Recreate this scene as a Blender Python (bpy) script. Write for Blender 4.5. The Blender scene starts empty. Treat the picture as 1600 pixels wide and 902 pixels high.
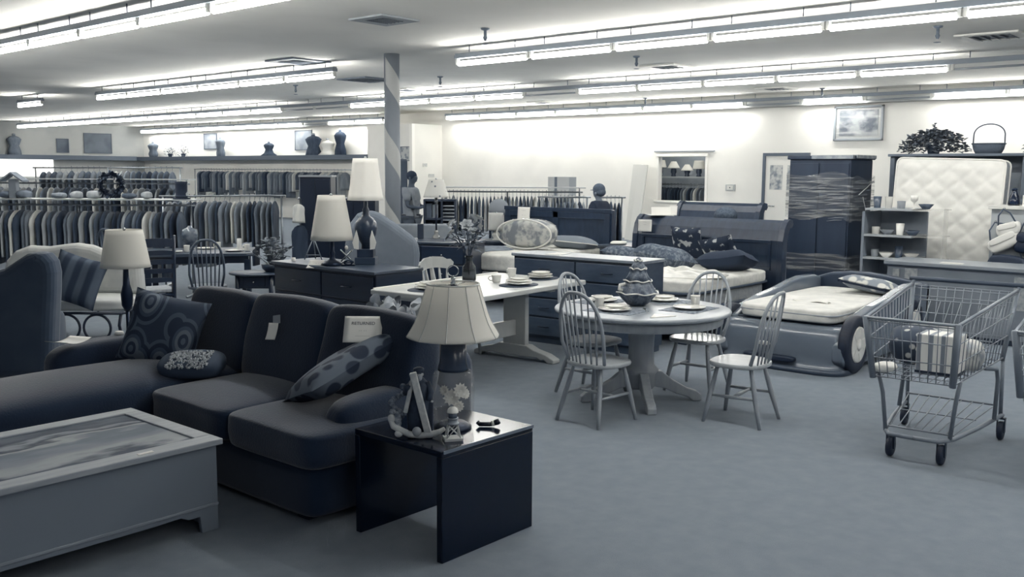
import bpy, bmesh, math, random
from mathutils import Matrix, Vector, Euler
random.seed(7)
scene = bpy.context.scene
COL = scene.collection
PI = math.pi
# ------------------------------------------------------------------ camera
cam_d = bpy.data.cameras.new('camera')
cam_d.sensor_width = 36.0
cam_d.lens = 36.0 * 1500 / 1600
cam_d.clip_end = 200
cam = bpy.data.objects.new('camera', cam_d)
COL.objects.link(cam)
YAW = math.radians(48.85); PITCH = math.atan(182.6 / 1500); ROLL = math.atan(0.006)
fh = Vector((math.sin(YAW), math.cos(YAW), 0)); upz = Vector((0, 0, 1))
rt = Vector((math.cos(YAW), -math.sin(YAW), 0))
fw = fh * math.cos(PITCH) - upz * math.sin(PITCH)
cu = fh * math.sin(PITCH) + upz * math.cos(PITCH)
r2 = rt * math.cos(ROLL) + cu * math.sin(ROLL)
u2 = cu * math.cos(ROLL) - rt * math.sin(ROLL)
cm = Matrix((r2, u2, -fw)).transposed().to_4x4()
cm.translation = (0, 0, 1.76)
cam.matrix_world = cm
scene.camera = cam
FRONTAL = -YAW           # rotation that makes a thing face the camera's heading
# ------------------------------------------------------------------ light
TUBE_STRENGTH = 44.0
WORLD_STRENGTH = 0.20
w = bpy.data.worlds.new('world'); scene.world = w; w.use_nodes = True
w.node_tree.nodes['Background'].inputs[0].default_value = (0.78, 0.86, 1.0, 1)
w.node_tree.nodes['Background'].inputs[1].default_value = WORLD_STRENGTH
vs = scene.view_settings
vs.view_transform = 'Standard'; vs.look = 'None'; vs.gamma = 1.0; vs.use_curve_mapping = False
vs.exposure = 0.22
try:
    scene.cycles.use_denoising = True
    scene.cycles.max_bounces = 8; scene.cycles.diffuse_bounces = 4; scene.cycles.glossy_bounces = 3
    scene.cycles.transparent_max_bounces = 12; scene.cycles.transmission_bounces = 6
    scene.cycles.sample_clamp_indirect = 6.0
    scene.cycles.caustics_reflective = False; scene.cycles.caustics_refractive = False
except Exception:
    pass
# ------------------------------------------------------------------ tones (the place is blue-grey to warm white)
RAMP = [(0, (2, 15, 33)), (.1, (16, 31, 53)), (.25, (45, 59, 78)), (.4, (86, 97, 111)), (.55, (127, 135, 145)),
        (.7, (168, 173, 176)), (.85, (212, 212, 207)), (1, (247, 245, 239))]
def lin(c):
    c /= 255.0
    return c / 12.92 if c <= .04045 else ((c + .055) / 1.055) ** 2.4
def tone(v):
    v = max(0, min(1, v))
    for (a, ca), (b, cb) in zip(RAMP, RAMP[1:]):
        if v <= b:
            t = (v - a) / (b - a)
            return tuple(lin(x + (y - x) * t) for x, y in zip(ca, cb)) + (1,)
    return tuple(lin(x) for x in RAMP[-1][1]) + (1,)
MATS = {}
def mat(name, v, rough=.6, v2=None, kind='noise', scale=8, stretch=(1, 1, 1), lo=.4, hi=.6, bump=0, bscale=40,
        metal=0, spec=.5, emit=0, trans=0, alpha=1, sheen=0, coat=0, detail=4, coord='Object', shade=0):
    if name in MATS: return MATS[name]
    m = bpy.data.materials.new(name); m.use_nodes = True
    nt = m.node_tree; N = nt.nodes; L = nt.links
    b = N['Principled BSDF']
    b.inputs['Base Color'].default_value = tone(v)
    b.inputs['Roughness'].default_value = rough
    b.inputs['Metallic'].default_value = metal
    b.inputs['Specular IOR Level'].default_value = spec
    if sheen: b.inputs['Sheen Weight'].default_value = sheen
    if coat:
        b.inputs['Coat Weight'].default_value = coat; b.inputs['Coat Roughness'].default_value = .1
    if trans:
        b.inputs['Transmission Weight'].default_value = trans; b.inputs['IOR'].default_value = 1.3
    if alpha < 1: b.inputs['Alpha'].default_value = alpha
    if emit:
        b.inputs['Emission Color'].default_value = (1, .985, .94, 1); b.inputs['Emission Strength'].default_value = emit
    tc = N.new('ShaderNodeTexCoord'); mp = N.new('ShaderNodeMapping')
    mp.inputs['Scale'].default_value = stretch
    L.new(tc.outputs[coord], mp.inputs['Vector'])
    def tex(kind, scale):
        if kind == 'noise':
            t = N.new('ShaderNodeTexNoise'); t.inputs['Scale'].default_value = scale; t.inputs['Detail'].default_value = detail; o = t.outputs['Fac']
        elif kind == 'wave':
            t = N.new('ShaderNodeTexWave'); t.inputs['Scale'].default_value = scale; t.inputs['Distortion'].default_value = 3
            t.inputs['Detail'].default_value = 3; o = t.outputs['Fac']
        elif kind == 'rings':
            t = N.new('ShaderNodeTexWave'); t.wave_type = 'RINGS'; t.inputs['Scale'].default_value = scale
            t.inputs['Distortion'].default_value = 4; o = t.outputs['Fac']
        elif kind == 'stripe':
            t = N.new('ShaderNodeTexWave'); t.inputs['Scale'].default_value = scale; t.inputs['Distortion'].default_value = 0; o = t.outputs['Fac']
            if not stretch[0]: t.bands_direction = 'Y'
        elif kind == 'voronoi':
            t = N.new('ShaderNodeTexVoronoi'); t.inputs['Scale'].default_value = scale; o = t.outputs['Distance']
        elif kind == 'checker':
            t = N.new('ShaderNodeTexChecker'); t.inputs['Scale'].default_value = scale; o = t.outputs['Fac']
        else:
            t = N.new('ShaderNodeTexBrick'); t.inputs['Scale'].default_value = scale; o = t.outputs['Fac']
        L.new(mp.outputs['Vector'], t.inputs['Vector'])
        return o
    if v2 is not None:
        r = N.new('ShaderNodeValToRGB')
        r.color_ramp.elements[0].position = lo; r.color_ramp.elements[0].color = tone(v)
        r.color_ramp.elements[1].position = hi; r.color_ramp.elements[1].color = tone(v2)
        L.new(tex(kind, scale), r.inputs['Fac']); L.new(r.outputs['Color'], b.inputs['Base Color'])
    if bump:
        bp = N.new('ShaderNodeBump'); bp.inputs['Strength'].default_value = bump; bp.inputs['Distance'].default_value = .02
        L.new(tex('noise', bscale), bp.inputs['Height']); L.new(bp.outputs['Normal'], b.inputs['Normal'])
    if shade:                       # thin cloth that lets light through
        tl = N.new('ShaderNodeBsdfTranslucent'); tl.inputs['Color'].default_value = tone(v); ms = N.new('ShaderNodeMixShader'); ms.inputs[0].default_value = shade
        if v2 is not None: L.new(r.outputs['Color'], tl.inputs['Color'])
        L.new(b.outputs[0], ms.inputs[1]); L.new(tl.outputs[0], ms.inputs[2]); L.new(ms.outputs[0], N['Material Output'].inputs['Surface'])
    MATS[name] = m
    return m
# ------------------------------------------------------------------ mesh builder
class MB:
    def __init__(s, M=None):
        s.v = []; s.f = []; s.sm = []; s.M = M or Matrix.Identity(4)
    def add(s, vs, fs, smooth=False):
        o = len(s.v)
        s.v += [tuple(s.M @ Vector(p)) for p in vs]
        s.f += [tuple(i + o for i in f) for f in fs]
        s.sm += [smooth] * len(fs)
        return s
    def box(s, c, d, rz=0, R=None, taper=1):
        x, y, z = d[0] / 2, d[1] / 2, d[2] / 2
        Q = (R.to_matrix().to_4x4() if R else Matrix.Rotation(rz, 4, 'Z'))
        vs = []
        for k in (-1, 1):
            t = taper if k == 1 else 1
            for a, b in ((-1, -1), (1, -1), (1, 1), (-1, 1)):
                p = Q @ Vector((a * x * t, b * y * t, k * z)); vs.append((c[0] + p.x, c[1] + p.y, c[2] + p.z))
        return s.add(vs, [(3, 2, 1, 0), (4, 5, 6, 7), (0, 1, 5, 4), (1, 2, 6, 5), (2, 3, 7, 6), (3, 0, 4, 7)])
    def b2(s, a, b):          # box from two corners
        return s.box([(i + j) / 2 for i, j in zip(a, b)], [abs(j - i) for i, j in zip(a, b)])
    def tube(s, pts, r, n=8, closed=False, flat=1):
        P = [Vector(p) for p in pts]; m = len(P)
        R = r if isinstance(r, (list, tuple)) else [r] * m
        vs = []; fs = []
        ref = None
        for i, p in enumerate(P):
            if closed: d = P[(i + 1) % m] - P[i - 1]
            else: d = P[min(i + 1, m - 1)] - P[max(i - 1, 0)]
            d.normalize()
            if ref is None:
                ref = Vector((0, 0, 1)) if abs(d.z) < .9 else Vector((1, 0, 0))
            a = d.cross(ref)
            if a.length < 1e-5: a = d.orthogonal()
            a.normalize(); b = a.cross(d); ref = b
            for k in range(n):
                t = 2 * PI * k / n
                q = p + a * math.cos(t) * R[i] + b * math.sin(t) * R[i] * flat
                vs.append(tuple(q))
        for i in range(m if closed else m - 1):
            j = (i + 1) % m
            for k in range(n):
                l = (k + 1) % n
                fs.append((i * n + k, i * n + l, j * n + l, j * n + k))
        if not closed:
            fs.append(tuple(range(n - 1, -1, -1))); fs.append(tuple((m - 1) * n + k for k in range(n)))
        return s.add(vs, fs, True)
    def lathe(s, prof, n=24, c=(0, 0, 0), f=None, cap=True):
        vs = []; fs = []
        for r, z in prof:
            for k in range(n):
                t = 2 * PI * k / n; q = r * (f(t, z) if f else 1)
                vs.append((c[0] + q * math.cos(t), c[1] + q * math.sin(t), c[2] + z))
        m = len(prof)
        for i in range(m - 1):
            for k in range(n):
                l = (k + 1) % n
                fs.append((i * n + k, i * n + l, (i + 1) * n + l, (i + 1) * n + k))
        if cap:
            fs.append(tuple(range(n - 1, -1, -1))); fs.append(tuple((m - 1) * n + k for k in range(n)))
        return s.add(vs, fs, True)
    def prism(s, poly, a, b, axis='z'):
        n = len(poly)
        def P(p, t):
            return (p[0], p[1], t) if axis == 'z' else ((p[0], t, p[1]) if axis == 'y' else (t, p[0], p[1]))
        vs = [P(p, a) for p in poly] + [P(p, b) for p in poly]
        fs = [tuple(range(n - 1, -1, -1)), tuple(range(n, 2 * n))]
        fs += [(i, (i + 1) % n, n + (i + 1) % n, n + i) for i in range(n)]
        return s.add(vs, fs)
    def ell(s, c, r, nu=12, nv=8, fn=None):
        if not isinstance(r, (list, tuple)): r = (r, r, r)
        vs = [(c[0], c[1], c[2] - r[2])]; fs = []
        for j in range(1, nv):
            ph = -PI / 2 + PI * j / nv
            for k in range(nu):
                t = 2 * PI * k / nu
                q = fn(t, ph) if fn else 1
                vs.append((c[0] + q * r[0] * math.cos(ph) * math.cos(t), c[1] + q * r[1] * math.cos(ph) * math.sin(t), c[2] + q * r[2] * math.sin(ph)))
        vs.append((c[0], c[1], c[2] + r[2])); e = len(vs) - 1
        for k in range(nu): fs.append((0, 1 + (k + 1) % nu, 1 + k))
        for j in range(nv - 2):
            for k in range(nu):
                l = (k + 1) % nu
                fs.append((1 + j * nu + k, 1 + j * nu + l, 1 + (j + 1) * nu + l, 1 + (j + 1) * nu + k))
        for k in range(nu): fs.append((e, 1 + (nv - 2) * nu + k, 1 + (nv - 2) * nu + (k + 1) % nu))
        return s.add(vs, fs, True)
    def soft(s, c, d, p=5, n=10, rz=0, R=None, amp=0, seed=0, fn=None):   # rounded, cushion-like box
        Q = (R.to_matrix().to_4x4() if R else Matrix.Rotation(rz, 4, 'Z'))
        rnd = random.Random(seed); ph = [rnd.uniform(0, 6.28) for _ in range(6)]
        idx = {}; vs = []; fs = []
        def vert(i, j, k):
            key = (i, j, k)
            if key in idx: return idx[key]
            a, b, e = [math.sin(PI / 2 * (2 * t / n - 1) * .98) / math.sin(PI / 2 * .98) for t in key]
            l = (abs(a) ** p + abs(b) ** p + abs(e) ** p) ** (1 / p)
            a, b, e = a / l, b / l, e / l
            if fn: a, b, e = fn(a, b, e)
            q = 1 + amp * (math.sin(3 * a + ph[0] + 2 * b) + math.sin(4 * b + ph[1] - 2 * e) + math.sin(5 * e + ph[2] + 3 * a)) / 3
            v = Q @ Vector((a * d[0] / 2 * q, b * d[1] / 2 * q, e * d[2] / 2 * q))
            idx[key] = len(vs); vs.append((c[0] + v.x, c[1] + v.y, c[2] + v.z)); return idx[key]
        for ax in range(3):
            for side in (0, n):
                for i in range(n):
                    for j in range(n):
                        def K(x, y):
                            t = [0, 0, 0]; t[ax] = side; t[(ax + 1) % 3] = x; t[(ax + 2) % 3] = y
                            return vert(*t)
                        q = (K(i, j), K(i + 1, j), K(i + 1, j + 1), K(i, j + 1))
                        fs.append(q if side else q[::-1])
        return s.add(vs, fs, True)
    def pillow(s, c, d, R=None, n=14, amp=.02, seed=0):      # square pillow with pinched corners, thin along local z
        Q = R.to_matrix().to_4x4() if R else Matrix.Identity(4)
        rnd = random.Random(seed); ph = [rnd.uniform(0, 6.28) for _ in range(4)]
        vs = []; fs = []
        def pt(i, j, sd):
            u, v = 2 * i / n - 1, 2 * j / n - 1
            x = u * (1 - .07 * (1 - v * v)); y = v * (1 - .07 * (1 - u * u))
            h = ((1 - u ** 4) * (1 - v ** 4)) ** .55
            h *= 1 + amp * 4 * (math.sin(3 * u + ph[0]) * math.sin(3 * v + ph[1]))
            p = Q @ Vector((x * d[0] / 2, y * d[1] / 2, sd * h * d[2] / 2 + .012 * math.sin(4 * u + ph[2]) * d[2]))
            return (c[0] + p.x, c[1] + p.y, c[2] + p.z)
        W = n + 1
        for sd in (1, -1):
            for j in range(W):
                for i in range(W): vs.append(pt(i, j, sd))
        for k in range(2):
            o = k * W * W
            for j in range(n):
                for i in range(n):
                    q = (o + j * W + i, o + j * W + i + 1, o + (j + 1) * W + i + 1, o + (j + 1) * W + i)
                    fs.append(q if k == 0 else q[::-1])
        return s.add(vs, fs, True)
    def sheet(s, fn, nu, nv, t=.002):                # thin surface with thickness t along -z
        vs = []; fs = []
        W = nu + 1
        for k in (0, 1):
            for j in range(nv + 1):
                for i in range(W):
                    p = fn(i / nu, j / nv); vs.append((p[0], p[1], p[2] - k * t))
        o = W * (nv + 1)
        for j in range(nv):
            for i in range(nu):
                a = j * W + i; q = (a, a + 1, a + W + 1, a + W)
                fs.append(q); fs.append(tuple(x + o for x in q[::-1]))
        rim = [i for i in range(W)] + [j * W + nu for j in range(1, nv + 1)] + [nv * W + i for i in range(nu - 1, -1, -1)] + [j * W for j in range(nv - 1, 0, -1)]
        for a, b in zip(rim, rim[1:] + rim[:1]): fs.append((b, a, a + o, b + o))
        return s.add(vs, fs, True)
    def mesh(s, name, m):
        me = bpy.data.meshes.new(name)
        me.from_pydata(s.v, [], s.f)
        me.polygons.foreach_set('use_smooth', s.sm)
        if m: me.materials.append(m)
        me.update()
        return me
    def build(s, name, m, parent=None, loc=None, rz=0, bevel=0, label=None, bseg=2):
        o = bpy.data.objects.new(name, s.mesh(name, m)); COL.objects.link(o)
        if parent: o.parent = parent
        if loc: o.location = loc
        if rz: o.rotation_euler = (0, 0, rz)
        if bevel:
            b = o.modifiers.new('bevel', 'BEVEL'); b.width = bevel; b.segments = bseg; b.limit_method = 'ANGLE'; b.angle_limit = .6
            b.harden_normals = False
        if label: o['label'] = label
        return o
def tag(o, label, cat, group=None, kind=None):
    o['label'] = label; o['category'] = cat
    if group: o['group'] = group
    if kind: o['kind'] = kind
    return o
def thing(name, label, cat, loc=(0, 0, 0), rz=0, group=None):
    o = bpy.data.objects.new(name, None); COL.objects.link(o)
    o.empty_display_size = .1
    o.location = loc; o.rotation_euler = (0, 0, rz)
    return tag(o, label, cat, group)
def struct(name, mb, m, **k):
    o = mb.build(name, m, **k); o['kind'] = 'structure'; return o
KIDS = {}
def dup(root, loc, rz, label, group=None):
    def cp(o, par):
        c = o.copy(); COL.objects.link(c)
        if par: c.parent = par
        for ch in o.children: cp(ch, c)
        return c
    r = cp(root, None)
    r.location = loc; r.rotation_euler = (0, 0, rz); r['label'] = label
    if group: r['group'] = group
    return r
def text_mesh(body, size, name, m, parent, M, label=None, sx=1):
    cu_ = bpy.data.curves.new(name, 'FONT'); cu_.body = body; cu_.size = size; cu_.align_x = 'CENTER'; cu_.align_y = 'CENTER'
    t = bpy.data.objects.new(name, cu_); COL.objects.link(t)
    dg = bpy.context.evaluated_depsgraph_get()
    me = bpy.data.meshes.new_from_object(t.evaluated_get(dg))
    bpy.data.objects.remove(t); bpy.data.curves.remove(cu_)
    me.transform(M @ Matrix.Diagonal((sx, 1, 1, 1)))
    me.materials.clear(); me.materials.append(m)
    o = bpy.data.objects.new(name, me); COL.objects.link(o); o.parent = parent
    if label: o['label'] = label
    return o
ORD = 'first second third fourth fifth sixth seventh eighth ninth tenth eleventh twelfth thirteenth fourteenth fifteenth sixteenth seventeenth eighteenth nineteenth twentieth'.split()
TENS = {20: 'twenty', 30: 'thirty', 40: 'forty', 50: 'fifty', 60: 'sixty'}
def nth(i):      # 1-based
    if i <= 20: return ORD[i - 1]
    t, r = i // 10 * 10, i % 10
    return TENS[t] + '-' + ORD[r - 1] if r else TENS[t][:-1] + 'ieth'
# ------------------------------------------------------------------ room
H = 3.62
carpet = mat('carpet', .51, .95, .54, scale=9, lo=.3, hi=.7, bump=.3, bscale=300, spec=.1, detail=12)
wallm = mat('wall_paint', .98, .75, .94, scale=.6, spec=.2)
ceilm = mat('ceiling_panels', 1.0, .85, .96, scale=.5, spec=.1)
b = MB().b2((-6, -6, -.1), (24, 42, 0)); struct('floor', b, carpet)
b = MB().b2((-6, -6, H), (24, 42, H + .1)); struct('ceiling', b, ceilm)
XW = 21.6
win = (12.41, 13.79, 1.04, 2.17)      # pass-through opening in the long wall
b = MB()
b.b2((XW, -6, 0), (XW + .15, win[0], H)); b.b2((XW, win[1], 0), (XW + .15, 42, H))
b.b2((XW, win[0], 0), (XW + .15, win[1], win[2])); b.b2((XW, win[0], win[3]), (XW + .15, win[1], H))
struct('wall_right', b, wallm)
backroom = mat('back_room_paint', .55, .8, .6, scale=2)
b = MB()
b.b2((XW + 1.6, win[0] - 1.6, .0), (XW + 1.7, win[1] + 1.2, H)); b.b2((XW + .15, win[1] + 1.1, .0), (XW + 1.7, win[1] + 1.2, H))
b.b2((XW + .15, win[0] - 1.7, .0), (XW + 1.7, win[0] - 1.6, H))
struct('wall_backroom', b, backroom)
b = MB().b2((-6, 40.6, 0), (24, 40.75, H)); struct('wall_end', b, mat('end_wall_paint', .8, .8, .76, scale=1))
# the bump-out beside the far corner of the long wall
b = MB().b2((20.3, 21.84, 0), (XW, 23.9, 3.2)); struct('wall_alcove', b, wallm)
b = MB().b2((20.25, 21.78, 0), (20.37, 21.9, 3.19)); struct('trim_1', b, mat('white_trim', 1.0, .5))
# window frame of the pass-through
white = mat('white_gloss_paint', .97, .4)
b = MB()
y0, y1, z0, z1 = win
b.b2((XW - .05, y0 - .07, z1), (XW + .1, y1 + .07, z1 + .07)); b.b2((XW - .08, y0 - .1, z0 - .06), (XW + .1, y1 + .1, z0))
b.b2((XW - .03, y0 - .07, z0), (XW + .1, y0, z1)); b.b2((XW - .03, y1, z0), (XW + .1, y1 + .07, z1))
struct('window_1', b, white, bevel=.008)
b = MB().b2((XW - .06, y0 - .25, z1 + .12), (XW, y1 + .12, z1 + .15)); struct('trim_2', b, mat('grey_trim', .62, .5))
# self-glowing strip for the bright area on the end wall, far left
b = MB().b2((5.5, 40.56, 1.45), (17.6, 40.6, 2.18)); struct('bright_strip', b, mat('glow_panel', .95, .3, emit=1.1))
# door in the long wall
dm = mat('door_white', .93, .45)
d1 = MB().b2((XW - .06, 9.72, 0), (XW, 10.74, 2.17)).build('door_1', dm, bevel=.004); d1['kind'] = 'structure'
fr = mat('dark_metal_frame', .36, .4)
b = MB()
b.b2((XW - .09, 10.74, 0), (XW, 10.81, 2.24)); b.b2((XW - .09, 9.65, 0), (XW, 9.72, 2.24)); b.b2((XW - .09, 9.72, 2.17), (XW, 10.74, 2.24))
struct('trim_3', b, fr)
pane = mat('door_pane', .5, .35, .8, scale=9, lo=.35, hi=.6)
for ya, yb in ((10.30, 10.62), (9.86, 10.18)):
    MB().b2((XW - .066, ya, 1.37), (XW - .058, yb, 1.95)).build('door_pane', pane, d1)
hb = MB().tube([(XW - .07, 10.6, .98), (XW - .13, 10.6, .98), (XW - .13, 10.45, .98)], .014, 8); hb.build('door_handle', mat('chrome', .7, .2, metal=1), d1)
# shelf that runs round the far left corner, high on the walls
shm = mat('grey_ledge', .40, .6)
b = MB().b2((XW - .6, 23.9, 2.14), (XW, 40.6, 2.30)); tag(b.build('wall_shelf', shm), 'long grey ledge high on the far wall, under the row of displayed dresses', 'shelf')
b = MB().b2((0, 40.1, 2.14), (XW - .6, 40.6, 2.32)); tag(b.build('wall_shelf', shm), 'grey ledge across the end wall at the left edge, under the large square poster', 'shelf')
# pillar wrapped in a spiral band
pr = thing('pillar', 'round grey pillar wrapped in a pale spiral ribbon, behind the brightest lamp', 'pillar', (10.55, 11.81, 0))
pr['kind'] = 'structure'
MB().lathe([(.125, 0), (.125, H)], 28).build('shaft', mat('pillar_grey', .58, .6), pr)
b = MB()
vsx = []; fsx = []
nseg = 220
for i in range(nseg + 1):
    t = i / nseg; a = -t * 2 * PI * 2.7 + 1.2; z = .05 + t * 3.1
    for dz in (0, .42): vsx.append((.129 * math.cos(a), .129 * math.sin(a), z + dz))
for i in range(nseg): fsx.append((2 * i, 2 * i + 1, 2 * i + 3, 2 * i + 2))
b.add(vsx, fsx, True); b.build('ribbon', mat('pale_ribbon', .78, .5), pr)
# ------------------------------------------------------------------ fluorescent rows
tube_on = mat('tube_lit', 1, .5, emit=TUBE_STRENGTH)
tube_off = mat('tube_dark', .62, .4)
house = mat('strip_housing', .52, .5)  # light metal toned down to grey for its unlit side
ZL = 3.365; PITCHL = 1.44
def hsg():
    b = MB(); b.box((0, 0, ZL + .10), (.095, PITCHL, .05)); b.box((0, 0, ZL + .135), (.06, PITCHL, .03))
    b.tube([(0, .45, ZL + .16), (0, .45, H)], .008, 6); b.tube([(0, -.45, ZL + .16), (0, -.45, H)], .008, 6)
    return b.mesh('housing', house)
def tb(r, m, x=0):
    return MB().tube([(x, -.66, ZL), (x, .66, ZL)], r, 10).mesh('tube', m)
def endm():
    b = MB()
    for s in (-1, 1): b.box((0, s * .69, ZL + .035), (.05, .04, .10))
    b.box((0, 0, ZL + .078), (.03, 1.38, .012))
    return b.mesh('lamp_holder', mat('lamp_holder_white', .85, .4))
ME = dict(h=hsg(), on=tb(.036, tube_on), off=tb(.018, tube_off), e=endm(), r=MB().prism([(.04, ZL + .12), (.045, ZL + .12), (.125, ZL - .05), (.12, ZL - .05)], -PITCHL / 2, PITCHL / 2, 'y').mesh('reflector_skirt', mat('skirt_white', .8, .5)))
ROWNAME = ['nearest row at upper left', 'second ceiling row', 'third ceiling row', 'row along the far wall', 'added unseen row by the camera']
def fixture(row, k, x, y, on):
    st = 'lit' if on else 'unlit'
    r = thing('fluorescent_light', '%s ceiling tube, %s from the right, %s' % (st, nth(k), ROWNAME[row]), 'ceiling light', (x, y, 0), 0, ROWNAME[row] + ' fixtures')
    if row == 3:  # added wall-side skirt, shaped to shade the top of the wall
        o = bpy.data.objects.new('reflector_skirt', ME['r']); COL.objects.link(o); o.parent = r
    for nm, key in (('housing', 'h'), ('tube', 'on' if on else 'off'), ('lamp_holder', 'e')):
        o = bpy.data.objects.new(nm, ME[key]); COL.objects.link(o); o.parent = r
def row(i, x, y0, n, off, skip=()):
    q = 0
    for k in range(n):
        if k in skip: continue
        q += 1; fixture(i, q, x, y0 + PITCHL * k, k not in off)
row(0, 5.52, -4.76, 17, ())
row(1, 10.55, -3.32, 21, (), (10, 11, 18, 19))
row(2, 15.8, 1.26, 27, (0, 1, 2, 8, 13, 14))
row(3, 21.15, 3.23, 26, (3, 5, 17), (13, 14))
row(4, 0.30, -4.76, 3, ())  # unseen row continuing the spacing, added to light the foreground
# ================================================================== FOREGROUND
def leafblade(b, c, L, W, rz, tilt, cup=.0):       # a small leaf / petal, tip pointing along rz, raised by tilt
    Q = Matrix.Translation(c) @ Matrix.Rotation(rz, 4, 'Z') @ Matrix.Rotation(-tilt, 4, 'Y')
    pts = [(0, 0, 0), (L * .35, W * .5, cup), (L * .7, W * .42, cup), (L, 0, -cup * .5), (L * .7, -W * .42, cup), (L * .35, -W * .5, cup), (L * .5, 0, -cup * .3)]
    vs = [tuple(Q @ Vector(p)) for p in pts]
    b.add(vs, [(0, 6, 1), (1, 6, 2), (2, 6, 3), (3, 6, 4), (4, 6, 5), (5, 6, 0)], True)
# ---------------------------------------------------------------- coffee table chest
pine = mat('pine_wood', .56, .5, .50, kind='noise', scale=3, stretch=(1, 6, 6), lo=.35, hi=.7, bump=.05)
pinetop = mat('pine_top', .64, .5, .57, kind='noise', scale=4, stretch=(1, 8, 8), lo=.35, hi=.7)
ct = thing('coffee_table', 'pine chest coffee table with a landscape painted on its top, lower left corner', 'coffee table', (0, 0, 0))
X0, X1, Y0, Y1 = 1.12, 2.49, 4.09, 4.95
zt = .46
b = MB(); fwid = .10
b.b2((X0 - .02, Y0 - .03, zt - .03), (X1 + .02, Y0 + fwid - .02, zt)); b.b2((X0 - .02, Y1 - fwid + .02, zt - .03), (X1 + .02, Y1 + .02, zt))
b.b2((X0 - .02, Y0 + fwid - .02, zt - .03), (X0 + fwid, Y1 - fwid + .02, zt)); b.b2((X1 - fwid + .03, Y0 + fwid - .02, zt - .03), (X1 + .02, Y1 - fwid + .02, zt))
b.build('top_frame', pinetop, ct, bevel=.005)
pm = bpy.data.materials.new('painted_landscape'); pm.use_nodes = True
nt = pm.node_tree; N = nt.nodes; L = nt.links; bs = N['Principled BSDF']; bs.inputs['Roughness'].default_value = .6; bs.inputs['Specular IOR Level'].default_value = .15
tcx = N.new('ShaderNodeTexCoord'); mpx = N.new('ShaderNodeMapping'); L.new(tcx.outputs['Object'], mpx.inputs['Vector'])
mpx.inputs['Scale'].default_value = (1.2, 3.2, 1)
nz = N.new('ShaderNodeTexNoise'); nz.inputs['Scale'].default_value = 2.2; nz.inputs['Detail'].default_value = 6; L.new(mpx.outputs['Vector'], nz.inputs['Vector'])
sp = N.new('ShaderNodeSeparateXYZ'); L.new(tcx.outputs['Object'], sp.inputs['Vector'])
# object coords are world coords here: y from 4.17 (near edge) to 4.87 (far edge)
rp = N.new('ShaderNodeValToRGB'); rp.color_ramp.interpolation = 'EASE'
mr = N.new('ShaderNodeMapRange'); mr.inputs['From Min'].default_value = Y0 + .17; mr.inputs['From Max'].default_value = Y1 + .12
md = N.new('ShaderNodeMath'); md.operation = 'MULTIPLY_ADD'; md.inputs[1].default_value = .42; L.new(nz.outputs['Fac'], md.inputs[0])
L.new(sp.outputs['Y'], md.inputs[2]); L.new(md.outputs[0], mr.inputs['Value']); 
E_ = rp.color_ramp.elements
E_[0].position = .08; E_[0].color = tone(.46); E_[1].position = 1; E_[1].color = tone(.36)
for pz, vz in ((.20, .26), (.30, .66), (.46, .54), (.62, .44), (.70, .66), (.76, .22), (.83, .58), (.90, .20)):
    e = E_.new(pz); e.color = tone(vz)
L.new(mr.outputs[0], rp.inputs['Fac']); L.new(rp.outputs['Color'], bs.inputs['Base Color'])
MB().b2((X0 + fwid, Y0 + fwid - .02, zt - .025), (X1 - fwid + .03, Y1 - fwid + .02, zt - .008)).build('painted_panel', pm, ct, label='landscape painting in soft greys set into the top')
def apron(x0, x1, z1):
    p = [(x0, 0), (x0 + .17, 0), (x0 + .19, .045), (x0 + .24, .075), (x0 + .34, .10), (x1 - .34, .10), (x1 - .2, .105), (x1 - .16, .085), (x1 - .10, .085), (x1 - .09, .0), (x1, 0), (x1, z1), (x0, z1)]
    return p
knots = mat('knotty_pine', .30, .55, .475, kind='voronoi', scale=4.5, stretch=(1, 1, 1.3), lo=.04, hi=.11)
b = MB().prism(apron(X0, X1, zt - .03), Y0, Y0 + .025, 'y'); b.build('front_panel', knots, ct, bevel=.004)
b = MB().prism(apron(X0, X1, zt - .03), Y1 - .025, Y1, 'y'); b.build('back_panel', knots, ct, bevel=.004)
for x in (X0, X1 - .025):
    b = MB().prism(apron(Y0 + .025, Y1 - .025, zt - .03), x, x + .025, 'x'); b.build('end_panel', knots, ct, bevel=.003)
MB().b2((X0 + .03, Y0 + .03, .13), (X1 - .03, Y1 - .03, .15)).build('bottom_board', pine, ct)
MB().b2((X0, Y0 - .006, .125), (X1, Y0, .14)).build('moulding', pine, ct, bevel=.003)
st = MB().box((0, 0, .0015), (.075, .022, .003)).build('price_sticker', mat('paper_white', .93, .6), loc=(2.13, 4.10, zt), rz=.05)
tag(st, 'small white price sticker on the near edge of the pine coffee table', 'sticker')
# ---------------------------------------------------------------- end table
blk = mat('black_lacquer', .02, .16, spec=.35)
et = thing('end_table', 'glossy black waterfall end table carrying the silk-shaded lamp', 'end table', (0, 0, 0))
MB().b2((2.92, 2.96, .49), (3.55, 3.56, .52)).build('table_top', blk, et, bevel=.004)
for y in (2.96, 3.525):
    MB().b2((2.92, y, 0), (3.55, y + .035, .49)).build('side_panel', blk, et, bevel=.003)
MB().b2((2.93, 2.955, .507), (3.55, 2.96, .522)).build('edge_trim', mat('pale_edge', .42, .35), et)  # paler strip along the near edge of the top
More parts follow.
